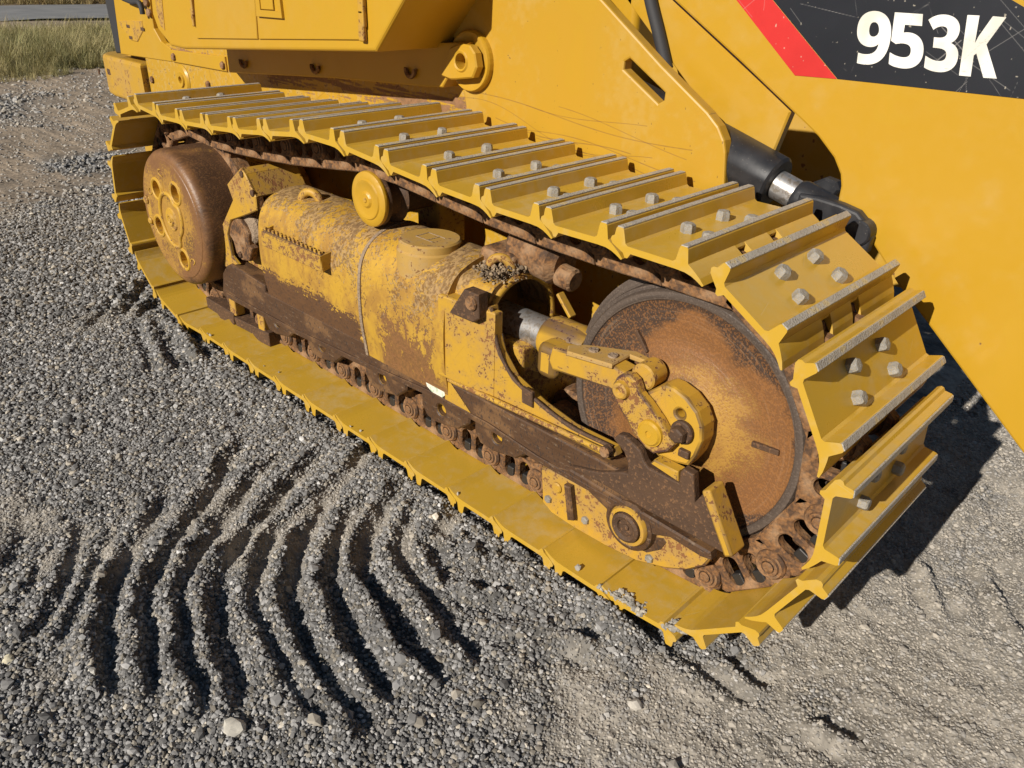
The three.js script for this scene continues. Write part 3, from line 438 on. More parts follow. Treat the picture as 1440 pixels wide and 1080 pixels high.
{ // ledges at the rear foot, roller mounts along the bottom, rollers
  for (const f of [[[289, 418], [328, 441], [329, 462], [313, 453], [306, 442], [292, 433]], [[329, 446], [377, 469], [379, 488], [363, 480], [353, 469], [332, 458]]]) part('rear_guard_ledge', plate(PZ(-.115, ...f), -.115, .075, { bevel: .003 }), M.darkrust);
  for (const q of [[328, 427], [368, 449]]) { const a = onZ(-.125, q); part('spacer', box(a[0] - .022, a[0] + .022, a[1] - .045, a[1] + .045, -.16, -.118, .006), M.worn); }
  for (const q of [[389, 454], [452, 488], [537, 533], [620, 577], [698, 616]]) {
    const [x, y] = onZ(-.105, q);
    const m = part('roller_mount', plate([[x - .085, y + .06], [x + .12, y + .06], [x + .115, y + .005], [x + .07, y - .032], [x - .02, y - .050], [x - .062, y - .046], [x - .085, y - .015]], -.105, .03, { bevel: .005, holes: [circlePath(x, y, .0175)] }), M.wear);
    obj('bolt_recess', [latheZ([[0, -.124], [.018, -.124], [.018, -.108]], x, y, 18)], M.panel, m);
  }
  for (const x of [-.62, -.36, -.1, .16, .42, .68]) part('track_roller', [drumZ(x, .178, .075, -.205, -.135, .006, 28), drumZ(x, .178, .05, -.29, -.205, .004, 20), drumZ(x, .178, .075, -.36, -.29, .006, 28)], M.rust);
  part('frame_inner_box', [box(-.75, .62, .18, .40, -.40, -.16, .01)], M.chipped);
}
{ // rear guard bracket and rusty pivot lug
  const b = PZ(-.105, [328, 247], [338, 236], [344, 245], [359, 277], [361, 296], [345, 303], [324, 310], [320, 330], [326, 360], [335, 372], [318, 376], [313, 372], [309, 323], [327, 281], [319, 259]);
  const br = part('sprocket_guard', plate(b, -.105, .014, { bevel: .003 }), M.wornE);
  const T = PZ(-.105, [338, 236], [344, 245], [359, 277]); 
  obj('guard_top', [0, 1].map(k => { const a = T[k], c = T[k + 1], d = Math.hypot(c[0] - a[0], c[1] - a[1]), q = box(0, d, -.010, 0, -.30, -.107, .002); q.rotateZ(Math.atan2(c[1] - a[1], c[0] - a[0])); q.translate(a[0], a[1], 0); return q; }), M.worn, br);
  for (const h of [[338, 245], [353, 272]]) { const q = onZ(-.1, h); obj('bolt', hexZ(q[0], q[1], -.106, .012, .006), M.darkrust, br); }
  obj('guard_web', plate(PZ(-.30, [352, 262], [402, 250], [408, 330], [345, 330]), -.30, .012, { bevel: .002 }), M.worn, br);
  const lg = PZ(-.11, [323, 314], [331, 306], [337, 309], [343, 318], [348, 330], [349, 345], [354, 350], [350, 368], [340, 366], [332, 356], [328, 340], [322, 330]);
  const l = part('pivot_lug', plate(lg, -.11, .03, { bevel: .006, seg: 2 }), M.rust);
  const c = onZ(-.12, [346, 322]); obj('pivot_shaft', drumZ(c[0], c[1], .055, -.30, -.125, .01), M.dirt, l);
  const d = onZ(-.11, [339, 358]); obj('bolt', hexZ(d[0], d[1], -.112, .012, .01), M.darkrust, l);
}
{ // carrier roller
  const [x, y] = onZ(-.14, [515, 281]); 
  const c = part('carrier_roller', [latheZ([[0, -.158], [.074, -.158], [.077, -.165], [.077, -.172], [.060, -.178], [.058, -.21], [.060, -.215], [.076, -.222], [.080, -.228], [.062, -.24], [.056, -.30], [.058, -.35], [0, -.35]], x, y, 40)], M.darkrust);
  obj('end_cap', latheZ([[0, -.136], [.018, -.136], [.022, -.139], [.024, -.141], [.046, -.141], [.050, -.1385], [.054, -.1385], [.057, -.142], [.068, -.142], [.076, -.147], [.078, -.154], [.076, -.160]], x, y, 48), M.panel, c);
  obj('plug', hexZ(x, y, -.137, .008, .004), M.worn, c);
  part('carrier_bracket', [box(x - .05, x + .05, y - .20, y - .02, -.47, -.36, .01), drumZ(x, y, .045, -.50, -.34, .004, 20)], M.worn);
}
{ // recoil rod and idler yoke
  const [rx, ry] = onZ(-.235, [757, 466]);
  part('recoil_rod', latheX([[.044, .46], [.044, rx + .085], [.036, rx + .09]], ry, -.235, 36), M.chrome);
  const arm = PZ(-.10, [776, 489], [771, 507], [776, 520], [792, 526], [858, 548], [866, 553], [876, 540], [878, 524], [862, 515], [792, 493]);
  const yk = part('idler_yoke', [plate(arm, -.10, .05, { bevel: .006, seg: 2 }), latheX([[0, rx + .035], [.050, rx + .037], [.057, rx + .05], [.060, rx + .14], [.05, rx + .17], [0, rx + .18]], ry, -.235, 28), box(rx + .085, rx + .15, ry - .055, ry + .035, -.25, -.13, .02)], M.wornE);
  const ay = onZ(-.10, [858, 513])[1] + .006;
  const top = [[799, 485], [823, 484], [847, 487], [935, 499], [917, 511], [886, 499], [861, 513], [797, 494]].map(q => onY(ay, q));
  obj('yoke_top_plate', slab(top, ay, .012, { bevel: .003 }), M.dusty, yk);
  for (const q of [[835, 493], [862, 501]]) { const a = onY(ay, q); obj('plate_bolt', latheY([[0, ay + .004], [.011, ay + .004], [.012, ay], [.012, ay - .01]], a[0], a[1], 12), M.dirt, yk); }
  const hub = PZ(-.110, [927, 544], [936, 541], [948, 546], [966, 560], [981, 580], [988, 601], [987, 622], [978, 643], [967, 656], [942, 650], [924, 642], [905, 615], [900, 575], [908, 552]);
  const hb = part('idler_hub_bracket', plate(hub, -.110, .05, { bevel: .007, seg: 2, holes: [circlePath(...onZ(-.110, [956, 582]), .0095)] }), M.wornE);
  const link = PZ(-.085, [861, 540], [866, 531], [874, 526], [885, 527], [894, 536], [900, 554], [911, 567], [928, 592], [940, 614], [947, 627], [938, 636], [918, 639], [906, 630], [890, 611], [881, 592], [867, 569], [861, 552]);
  obj('hub_link', plate(link, -.085, .026, { bevel: .006, seg: 2 }), M.chippedE, hb);
  const c1 = onZ(-.08, [873, 549]), c2 = onZ(-.08, [913, 610]), c3 = onZ(-.09, [954, 611]), c4 = onZ(-.105, [962, 638]), c5 = onZ(-.112, [903, 531]);
  obj('link_pin', [latheZ([[0, -.077], [.006, -.077], [.009, -.073], [.015, -.072], [.019, -.075], [.021, -.085]], c1[0], c1[1], 20)], M.worn, hb);
  obj('pivot_disc', [latheZ([[0, -.079], [.006, -.079], [.008, -.0755], [.024, -.0755], [.0265, -.078], [.028, -.0795], [.030, -.0795], [.031, -.085]], c2[0], c2[1], 28)], M.panel, hb);
  obj('hub_bolt', [drumZ(c3[0], c3[1], .026, -.110, -.097, .003, 20), hexZ(c3[0], c3[1], -.097, .019, .020)], M.darkrust, hb);
  obj('grease_block', box(c4[0] - .013, c4[0] + .013, c4[1] - .009, c4[1] + .009, -.113, -.100, .003), M.darkrust, hb);
  obj('pin_barrel', drumZ(c5[0], c5[1], .030, -.165, -.112, .004, 28), M.worn, hb);
}
{ // hull and panels behind the track
  const HZ = -.535, hs = (o = {}) => o;
  M.hull = (() => { const sc = lines(60, 99, .16, .2, .0012); return surface(2048, 512, (u, v) => { // u: x -2.4..1.2, v: y .05..1.0
    const x = u * 3.6 - 2.4, y = .05 + v * .95, a = fbm(u * 18, v * 5, 18, 4, 51), b = fbm(u * 300, v * 80, 256, 3, 55), hl = fbm(u * 30, v * 120, 30, 3, 58);
    let c = mix3([.48, .275, .02], [.45, .26, .025], a); c = mix3(c, DUSTY, .25 * sstep(.5, .7, b));
    const t = sstep(.5, .62, .72 - Math.abs(y - .845) * 7 + (hl - .5) * .9 + (b - .5) * .35 - .32 * sstep(.05, .3, x) - .2 * sstep(-1.0, -1.3, x)); c = mix3(c, mix3([.10, .06, .05], [.30, .14, .07], b), t * .85);
    const s = sc((u * 3.8) % 1, v) * sstep(.95, .85, y) * sstep(.6, .4, x); c = mix3(c, [.16, .08, .04], s * .55);
    const sp = sstep(.80, .82, b) * .7; c = mix3(c, BROWN, sp); return { c, r: .42 + .3 * t, h: .6 - .3 * t - .2 * sp };
  }, { repeat: false, bump: .001 }); })();
  const hx = onZ(-.535, [209, 110])[0], hullPts = [[hx, .12], [.2, .12], [.75, .12], [.75, .80], [-.02, .97], [-1.0, .97], [hx, .84]];
  const g = plate(hullPts, HZ, .05, { bevel: .004 }); const p = (g.index ? g.toNonIndexed() : g).attributes.position; const uv = new Float32Array(p.count * 2); for (let i = 0; i < p.count; i++) { uv[i * 2] = (p.getX(i) + 2.4) / 3.6; uv[i * 2 + 1] = (p.getY(i) - .05) / .95; } g.setAttribute('uv', new THREE.BufferAttribute(uv, 2));
  const hull = part('hull_side', g, M.hull, loader, false);
  part('hull_core', [box(-2.6, .55, .12, 1.25, -1.9, -.60, .02)], M.body);
  // weld bosses and bolts low on the hull near the rear
  for (const [px, r] of [[[258, 112], .055]]) { const q = onZ(HZ, px); obj('boss', latheZ([[r * .25, HZ - .01], [r * .28, HZ + .016], [r * .55, HZ + .018], [r * .6, HZ + .010], [r, HZ + .010], [r * 1.15, HZ + .002]], q[0], q[1], 32), M.panel, hull); }
  for (const px of [[294, 119], [215, 112]]) { const q = onZ(HZ, px); obj('bolt', hexZ(q[0], q[1], HZ, .016, .012), M.rust, hull); }
  // strip panel with two bolts
  const st = part('strip_panel', plate(PZ(-.525, [239, 70], [315, 80], [318, 101], [242, 87]), -.525, .02, { bevel: .003 }), M.panel); for (const px of [[245, 80], [314, 92]]) { const q = onZ(-.525, px); obj('bolt', hexZ(q[0], q[1], -.526, .016, .012), M.rust, st); }
  // rear side panel, radiator seal and pocket
  const rp = part('rear_side_panel', plate(PZ(-.53, [154, -30], [206, -30], [212, 18], [216, 40], [226, 58], [240, 69], [241, 87], [170, 76]), -.53, .03, { bevel: .003 }), M.panel);
  part('radiator_seal', plate(PZ(-.528, [141, -30], [156, -30], [170, 75], [163, 75]), -.528, .06, { bevel: .006 }), M.rubber);
  const pk = PZ(-.526, [164, 29], [199, 29], [201, 43], [193, 59], [184, 57]); obj('pocket', plate(pk, -.526, .008, { bevel: .003 }), M.worn, rp);
  for (const q of [[179, 37], [199, 41], [183, 53]]) { const a = onZ(-.522, q); obj('paint_chip', box(a[0] - .018, a[0] + .018, a[1] - .007, a[1] + .007, -.5262, -.5245, .001), M.darkrust, rp); }
  obj('door_handle', [tube(PZ(-.50, [172, -2], [185, 3], [194, 4], [198, 14], [199, 20]).map(q => [q[0], q[1], -.505]), .012, 20, 8)], M.rubber, rp);
  for (const px of [[206, 3], [210, 18]]) { const q = onZ(-.525, px); obj('hinge', drumZ(q[0], q[1], .018, -.531, -.515, .004, 12), M.rust, rp); }
  // bumper at the tail
  const BPZ = -.512, yT = onZ(BPZ, [165, 82])[1], yB = onZ(BPZ, [170, 139])[1], xr = onZ(BPZ, [200, 110])[0], xl = onZ(BPZ, [137, 110])[0] - .02;
  const bm = part('rear_bumper', slab([[xl, -.95], [xl, -.65], [xl + .03, -.58], [xl + .10, -.53], [xl + .20, BPZ], [xr, BPZ], [xr, -.95]], yT, yT - yB, { bevel: .018, seg: 3 }), M.bumper);
  for (const [q, w] of [[[153, 101], .018], [[139, 101], .01]]) { const c = onZ(BPZ, q); obj('paint_chip', box(c[0] - w, c[0] + w, c[1] - .014, c[1] + .014, BPZ - .004, BPZ + .0012, .001), M.darkrust, bm); }
}
{ // side tank with doors, hanging out over the track
  const BZ = -.25;
  const face = PZ(BZ, [208, -40], [214, 20], [222, 42], [240, 65], [258, 69], [528, 73], [590, -40]);
  const tank = part('side_tank', plate(face, BZ, .42, { bevel: .010, seg: 3 }), M.panel);
  const seam = pts => plate(pts, BZ + .0015, .003, { bevel: 0 });
  const D = PZ(BZ, [272, -40], [279, 54], [364, 55], [358, -40]), D2 = PZ(BZ, [359, -40], [366, 55], [509, 56], [515, -40]);
  const d1 = part('tank_door', plate(D, BZ + .006, .012, { bevel: .002 }), M.panel), d2 = part('tank_door', plate(D2, BZ + .006, .012, { bevel: .002 }), M.panel);
  for (const q of [[271, 8], [272, 24]]) { const a = onZ(BZ + .006, q); obj('hinge', box(a[0] - .008, a[0] + .004, a[1] - .03, a[1] + .03, BZ, BZ + .012, .004), M.worn, d1); }
  for (const q of [[510, 8], [511, 26], [511, 46]]) { const a = onZ(BZ + .006, q); obj('hinge', box(a[0] - .012, a[0] + .012, a[1] - .022, a[1] + .022, BZ + .002, BZ + .016, .005), M.worn, d2); }
  const la = PZ(BZ + .007, [362, -6], [396, -6], [400, 26], [364, 23]); const lt = obj('latch_plate', plate(la, BZ + .0160, .010, { bevel: .001, holes: [PZ(BZ + .008, [367, -4], [391, -4], [395, 16], [369, 14])] }), M.panel, d2);
  obj('latch_paddle', plate(PZ(BZ + .01, [366, -6], [383, -6], [385, 14], [368, 13]), BZ + .0125, .005, { bevel: .0015 }), M.panel, d2);
  obj('window_slot', plate(PZ(BZ + .001, [216, -30], [225, -30], [232, 43], [226, 36], [220, 14]), BZ + .002, .004, { bevel: .0005 }), M.worn, tank);
  // skirt under the tank with tie-down hooks
  const SZ = -.47, skirt = PZ(SZ, [317, 60], [660, 60], [640, 90], [622, 123], [600, 122], [470, 110], [322, 102]);
  const sk = part('tank_skirt', plate(skirt, SZ, .07, { bevel: .003 }), M.panel);
  for (const q of [[341, 86], [442, 93], [576, 98]]) { const a = onZ(SZ + .01, q), h = new THREE.TorusGeometry(.020, .007, 8, 16, Math.PI * 1.1); h.rotateZ(Math.PI * .95); h.translate(a[0], a[1], SZ + .008); obj('tie_hook', h, M.rust, sk); }
}
{ // lug and tower
  const TZ = -.505;
  const lugP = PZ(-.455, [619, 106], [632, 67], [646, 61], [660, 64], [667, 75], [670, 95], [664, 110], [640, 112], [633, 112]);
  const lc = onZ(-.455, [648, 86]);
  const lg = part('tower_lug', plate(lugP, -.455, .03, { bevel: .004, holes: [circlePath(lc[0], lc[1], .021)] }), M.panel);
  obj('hole_bush', latheZ([[.021, -.49], [.021, -.453], [.026, -.451], [.030, -.455]], lc[0], lc[1], 24), M.panel, lg);
  const c = onZ(-.50, [664, 86]); part('lug_ring', latheZ([[0, -.489], [.066, -.489], [.072, -.485], [.078, -.485], [.082, -.491], [.082, -.54], [0, -.54]], c[0], c[1], 36), M.body);
  const slot = (() => { const a = onZ(TZ, [881, 90]), b = onZ(TZ, [930, 138]), dx = b[0] - a[0], dy = b[1] - a[1], l = Math.hypot(dx, dy), nx = -dy / l * .015, ny = dx / l * .015, ex = dx / l * .008, ey = dy / l * .008; return [[a[0] + nx, a[1] + ny], [a[0] - ex, a[1] - ey], [a[0] - nx, a[1] - ny], [b[0] - nx, b[1] - ny], [b[0] + ex, b[1] + ey], [b[0] + nx, b[1] + ny]]; })();
  const tw = [...PZ(TZ, [1018, 262], [1020, 215], [1018, 198], [1010, 178], [995, 158], [930, 92], [845, -2], [812, -40], [600, -40]), onZ(TZ, [640, 60]), ...PZ(TZ, [655, 150])].concat([[.02, .70], [.86, .70]]);
  const cur = [...Array(9)].map((_, k) => { const q = rng(60 + k); return { y0: .81 + .13 * q(), sl: -.10 * q() - .02, a: .008 + .02 * q(), f: 4 + 8 * q(), ph: 6 * q(), x0: -.1 + .5 * q(), x1: .45 + .45 * q(), w: .0009 + .0009 * q() }; });
  M.tower = surface(2048, 1024, (u, v) => { const x = u * 1.4 - .35, y = .68 + v * .7, a = fbm(u * 7, v * 3.5, 7, 5, 111), b = fbm(u * 90, v * 45, 90, 3, 113), f = fbm(u * 220, v * 110, 220, 2, 115);
    let c = mix3([.46, .26, .015], [.43, .245, .02], a); c = mix3(c, [.47, .31, .08], .4 * sstep(.5, .72, a * .7 + b * .3)); let h = .6;
    for (const k of cur) if (x > k.x0 && x < k.x1) { const d = Math.abs(y - k.y0 - k.sl * x - k.a * Math.sin(k.f * x + k.ph)) / k.w; if (d < 1) { const t = (1 - d) * (.35 + .5 * b); c = mix3(c, [.13, .06, .03], t); h -= .3 * t; } }
    const sp = sstep(.84, .86, f * .8 + b * .2) * .7; c = mix3(c, BROWN, sp); return { c, r: .40 + .12 * a, h: h - .2 * sp }; }, { repeat: false, bump: .0008 });
  const tg = plate(tw, TZ, .035, { bevel: .005, seg: 2, holes: [slot] }); { const p = tg.attributes.position, uv = tg.attributes.uv; for (let i = 0; i < p.count; i++) uv.setXY(i, (p.getX(i) + .35) / 1.4, (p.getY(i) - .68) / .7); }
  part('tower_plate', tg, M.tower, loader, false);
  part('tower_back', [plate(PZ(-.70, [640, 180], [1000, 300], [1000, 150], [820, -60], [640, -60]), -.70, .03, { bevel: .003 })], M.body);
  part('tower_inner_plate', plate(PZ(-.60, [838, -60], [880, -60], [1112, 157], [1083, 226], [1010, 180]), -.60, .03, { bevel: .004 }), M.body);
  part('hose', [tube(PZ(-.59, [906, -50], [915, 0], [926, 45], [938, 97]).map(q => [q[0], q[1], -.59]), .016, 20, 10)], M.rubber);
}
{ // lift arm with decal
  const AZ = -.565;
  const out = PZ(AZ, [895, -50], [945, -2], [1040, 86], [1112, 155], [1150, 192], [1172, 222], [1181, 245], [1182, 262], [1178, 282], [1200, 300], [1222, 335], [1262, 400], [1300, 450], [1440, 640], [1520, 750], [1700, 700], [1700, -80]);
  const sm = [...out]; const arm = part('lift_arm', plate(sm, AZ, .07, { bevel: .005, seg: 2 }), M.body);
  const sc = lines(70, 5, .22, .2, .0012), sc2 = lines(14, 8, .3, .2, .0022);
  const dec = (base, k) => surface(512, 512, (u, v) => { const s = Math.max(sc(u, v) * .8, sc2(u, v)), a = fbm(u * 8, v * 8, 8, 4, k), b = fbm(u * 80, v * 80, 80, 2, k + 1); let c = mix3(base, base.map(q => q * 1.3 + .004), a); c = mix3(c, [.45, .43, .40], s * .55 * sstep(.4, .6, a)); c = mix3(c, [.5, .45, .35], sstep(.86, .90, b) * .6); return { c, r: .3 + .3 * s }; }, { tile: .55, lite: .36 });
  obj('decal_red', plate(PZ(AZ, [1022, -18], [1072, -18], [1177, 111], [1118, 106]), AZ + .0012, .002, { bevel: 0 }), dec([.46, .022, .02], 71), arm);
  obj('decal_black', plate(PZ(AZ, [1073, -18], [1395, -18], [1420, -2], [1500, 45], [1500, 145], [1440, 139], [1300, 124], [1178, 111]), AZ + .0012, .002, { bevel: 0 }), dec([.009, .0105, .015], 74), arm);
  const font = await new FontLoader().loadAsync('fonts/droid/droid_sans_bold.typeface.json');
  const tm = surface(256, 256, (u, v) => { const a = fbm(u * 6, v * 6, 6, 4, 81), s = sc(u, v); return { c: mix3(mix3([.80, .79, .74], [.62, .60, .52], sstep(.5, .8, a)), [.3, .28, .25], s * .6), r: .5 }; }, { tile: .4, lite: .5 });
  // glyph box -> photo quad on the arm plate: lower left, lower right, upper left of each character
  const glyphs = [['9', [1201, 89], [1248, 94], [1209, 14]], ['5', [1250, 94], [1297, 99], [1255, 17]], ['3', [1299, 99], [1345, 104], [1307, 19]], ['K', [1349, 106], [1402, 111], [1361, 21]]];
  for (const [ch, a, b, c] of glyphs) {
    const g = new TextGeometry(ch, { font, size: 1, depth: .1, curveSegments: 8, bevelEnabled: true, bevelSize: .022, bevelThickness: .01, bevelSegments: 1 }); g.computeBoundingBox(); const bb = g.boundingBox, p = g.attributes.position, A = onZ(AZ, a), B = onZ(AZ, b), C = onZ(AZ, c);
    for (let i = 0; i < p.count; i++) { const u = (p.getX(i) - bb.min.x) / (bb.max.x - bb.min.x), v = (p.getY(i) - bb.min.y) / (bb.max.y - bb.min.y), w = (p.getZ(i) - bb.min.z) / (bb.max.z - bb.min.z); p.setXYZ(i, A[0] + (B[0] - A[0]) * u + (C[0] - A[0]) * v, A[1] + (B[1] - A[1]) * u + (C[1] - A[1]) * v, AZ + .0010 + .0012 * w); }
    g.computeVertexNormals(); obj('decal_character', g, tm, arm);
  }
  // deep inside of the arm gap and the far arm web
  part('far_lift_arm', plate(PZ(-1.5, [900, 0], [1340, 40], [1340, 420], [900, 330]), -1.5, .06, { bevel: .003 }), M.body);
  part('cross_tube', drumZ(1.42, .86, .10, -1.5, -.62, .01, 28), M.body);
}
{ // hydraulic cylinder and clevis
  const CZ = -.575, a = onZ(CZ, [1028, 222]), b = onZ(CZ, [1175, 306]), dx = b[0] - a[0], dy = b[1] - a[1], ang = Math.atan2(dy, dx), L = Math.hypot(dx, dy);
  const along = g => { g.rotateZ(ang); g.translate(a[0], a[1], CZ); return g; };
  const bEnd = onZ(CZ, [1092, 258])[0], lb = (bEnd - a[0]) / Math.cos(ang);
  const cy = part('tilt_cylinder', [along(latheX([[0, -.35], [.056, -.35], [.058, -.06], [.061, -.055], [.061, lb - .006], [.055, lb], [.030, lb + .001]], 0, 0, 40))], M.black);
  obj('piston_rod', along(latheX([[.033, lb - .01], [.033, lb + .085]], 0, 0, 32)), M.chrome, cy);
  const cl = [[1112, 290], [1124, 272], [1150, 277], [1182, 287], [1206, 298], [1220, 316], [1225, 336], [1218, 356], [1200, 366], [1170, 350], [1130, 320]];
  const cv = part('rod_clevis', [plate(PZ(-.535, ...cl), -.535, .03, { bevel: .008, seg: 3 }), plate(PZ(-.615, ...cl), -.615, .03, { bevel: .008, seg: 3 }), along(latheX([[0, lb + .055], [.036, lb + .055], [.040, lb + .065], [.040, lb + .16], [0, lb + .17]], 0, 0, 24))], M.black);
  const pc = onZ(-.53, [1205, 328]); obj('clevis_pin', drumZ(pc[0], pc[1], .028, -.66, -.528, .004, 20), M.black, cv);
  const k = PZ(-.62, [1128, 262], [1160, 250], [1176, 256], [1180, 268], [1165, 285], [1140, 280]); obj('clevis_ear', plate(k, -.62, .03, { bevel: .005 }), M.black, cv);
}
// ------------------------------------------------------------------ loose gravel, stones, weeds, trees
const DUMMY = new THREE.Object3D();
const inFrame = (() => { const m = new THREE.Matrix4().copy(camera.matrixWorld).invert(), v = V3(); const ty = H / 2 / FPX, tx = W / 2 / FPX; return (x, y, z, k) => { v.set(x, y, z).applyMatrix4(m); return v.z < -.2 && Math.abs(v.x) < -v.z * tx * k + .15 && Math.abs(v.y) < -v.z * ty * k + .15; }; })();
function stoneGeo(seed, detail = 0) {
  const r = rng(seed); let g = new THREE.IcosahedronGeometry(.5, detail); g = mergeVertices(g.deleteAttribute('uv') && (g.deleteAttribute('normal'), g)); const p = g.attributes.position, sx = .75 + .6 * r(), sy = .5 + .3 * r(), sz = .75 + .5 * r();
  for (let i = 0; i < p.count; i++) { const k = .75 + .5 * r(); p.setXYZ(i, p.getX(i) * k * sx, p.getY(i) * k * sy, p.getZ(i) * k * sz); }
  g = g.toNonIndexed(); g.computeVertexNormals(); g.setAttribute('uv', new THREE.BufferAttribute(new Float32Array(g.attributes.position.count * 2), 2)); return g;
}
{
  const r = rng(101), vars = [1, 2, 3, 4, 5, 6].map(k => stoneGeo(500 + k)), lists = vars.map(() => []), cam = camera.position;
  const col = new THREE.Color();
  const put = (x, z, s, f) => {
    const y = gh(x, z), sink = lerp(-.12, .0, f); const k = Math.floor(r() * vars.length);
    const t = r(), g = .105 + .26 * Math.pow(r(), 1.4) + (r() < .06 ? .22 : 0); let c = [g * 1.02, g, g * .965]; if (t < .2 + .2 * f) c = [g * 1.25, g * 1.13, g * .93]; c = mix3(c, (k2 => [.30 + .18 * k2, .275 + .16 * k2, .235 + .135 * k2])(r()), f * (.35 + .6 * r()));
    lists[k].push([x, y - sink * s + (f < .5 ? s * .25 * r() : 0), z, s, r() * 6.28, r() * 1.2 - .6, r() * 1.2 - .6, ...c]);
  };
  const layer = (cell, dmin, dmax, s0, s1, thin = 1) => {
    const X0 = Math.max(-9, cam.x - dmax), X1 = Math.min(3.2, cam.x + dmax), Z0 = cam.z - dmax, Z1 = cam.z + 1.5;
    for (let x = X0; x < X1; x += cell) for (let z = Z0; z < Z1; z += cell) {
      const px = x + r() * cell, pz = z + r() * cell, q = r(), d = Math.hypot(px - cam.x, pz - cam.z); if (d < dmin || d > dmax || px < -8.6) continue;
      if (pz < -.08 && pz > -3.2 && px > -1.3 && px < 1.25) continue; // under the machine
      if (!inFrame(px, G0, pz, 1.18)) continue;
      const f = fines(px, pz); if (q > thin * lerp(1, px < -2 ? .28 : .95, f)) continue;
      put(px, pz, lerp(s0, s1, Math.pow(r(), 2.2)) * lerp(1, .5 + .8 * r() * r(), f), f);
    }
  };
  layer(.0064, .5, 2.4, .0056, .0135); layer(.0090, 2.4, 3.4, .008, .017); layer(.0135, 3.4, 5.2, .011, .024); layer(.026, 5.2, 8, .018, .036); layer(.044, 8, 12, .028, .055); layer(.04, .5, 3.2, .014, .026, .45);
  const m = new THREE.MeshStandardMaterial({ roughness: .88 });
  let n = 0;
  vars.forEach((g, k) => {
    const L = lists[k], im = new THREE.InstancedMesh(g, m, L.length); im.name = numbered('loose_gravel'); im.castShadow = im.receiveShadow = true; n += L.length;
    L.forEach((a, i) => { DUMMY.position.set(a[0], a[1], a[2]); DUMMY.rotation.set(a[5], a[4], a[6]); DUMMY.scale.setScalar(a[3]); DUMMY.updateMatrix(); im.setMatrixAt(i, DUMMY.matrix); im.setColorAt(i, col.setRGB(a[7], a[8], a[9])); });
    scene.add(im); tag(im, 'loose crushed grey gravel strewn over the yard', 'gravel', 'loose gravel', 'stuff');
  });
  console.log('stones', n);
}
{ // gravel spilled on to the front shoes, crumbs of dirt on the frame
  const r = rng(777), g = stoneGeo(601), m = new THREE.MeshStandardMaterial({ roughness: .9 }), col = new THREE.Color();
  const heap = (name, label, n, at, s0, s1, c0, c1, parent) => { const im = new THREE.InstancedMesh(g, m, n); im.name = name; im.castShadow = im.receiveShadow = true; for (let i = 0; i < n; i++) { const [x, y, z] = at(); const s = lerp(s0, s1, Math.pow(r(), 2)); DUMMY.position.set(x, y + s * .15, z); DUMMY.rotation.set(r() * 6, r() * 6, r() * 6); DUMMY.scale.setScalar(s); DUMMY.updateMatrix(); im.setMatrixAt(i, DUMMY.matrix); const c = mix3(c0, c1, r()); im.setColorAt(i, col.setRGB(...c)); } im.userData.kind = 'stuff'; if (parent) { parent.add(im); im.position.sub(ORG); } else { scene.add(im); tag(im, label, 'gravel'); } };
  heap('spilled_gravel', 'small heap of gravel spilled on the bottom shoe edges by the track front', 300, () => { const k = r(); if (k > .93) return [-.95 + 2.0 * r(), -.010, -.004 - .14 * r() * r() * r()]; const x = k < .6 ? 1.03 + .13 * r() : 1.20 + .06 * r(); return [x, -.011 + .006 * r() + (x > 1.19 ? (x - 1.19) * .35 : 0), -.002 - .035 * r() * r()]; }, .006, .015, [.20, .19, .17], [.42, .38, .31]);
  const crown = (x, t) => [x, .41 + .150 * Math.sin(t), -.235 + .15 * Math.cos(t)];
  heap('dirt_crumbs', '', 2600, () => { const k = r(); if (k < .45) return crown(-.42 + .5 * r(), 1.15 + .8 * r()); if (k < .8) return crown(.28 + .25 * r(), 1.1 + .9 * r()); const a = r() * 6.28, q = .05 * Math.sqrt(r()); return [.50 + q * Math.cos(a), .545 + .03 * r(), -.22 + 1.6 * q * Math.sin(a)]; }, .003, .012, [.09, .065, .045], [.34, .25, .15], loader);
}
{ // single larger stones that stand out
  const st = [[[328, 1020], .040, [.52, .49, .42], 'largest pale cream stone lying among the churned gravel ridges'], [[130, 947], .020, [.48, .46, .41], 'rounded off-white pebble alone on the dark gravel'], [[11, 925], .022, [.55, .50, .36], 'small pale yellow stone on dark gravel'], [[289, 745], .020, [.30, .30, .30], 'mid grey stone on the crest of a gravel ridge'], [[78, 604], .020, [.50, .47, .40], 'flat whitish stone on the flat gravel short of the ridges'], [[103, 665], .020, [.45, .40, .32], 'tan angular stone on the flat gravel short of the ridges'], [[895, 988], .030, [.42, .39, .34], 'angular grey tan stone in front of the track end']];
  st.forEach(([px, s, c, label], i) => { const g = boxUV(toCreasedNormals(stoneGeo(900 + i, 1), .5)); const m = surface(64, 64, (u, v) => { const a = fbm(u * 6, v * 6, 6, 4, 7 + i); return { c: c.map(q => q * (.75 + .5 * a)), r: .85, h: a }; }, { tile: 1, lite: .85 }); const [x, z] = onY(G0 + .01, px); const o = new THREE.Mesh(g, m); o.name = numbered('stone'); o.castShadow = o.receiveShadow = true; o.scale.setScalar(s); o.position.set(x, gh(x, z) + s * .12, z); o.rotation.y = i * 1.7; scene.add(o); tag(o, label, 'stone'); });
}
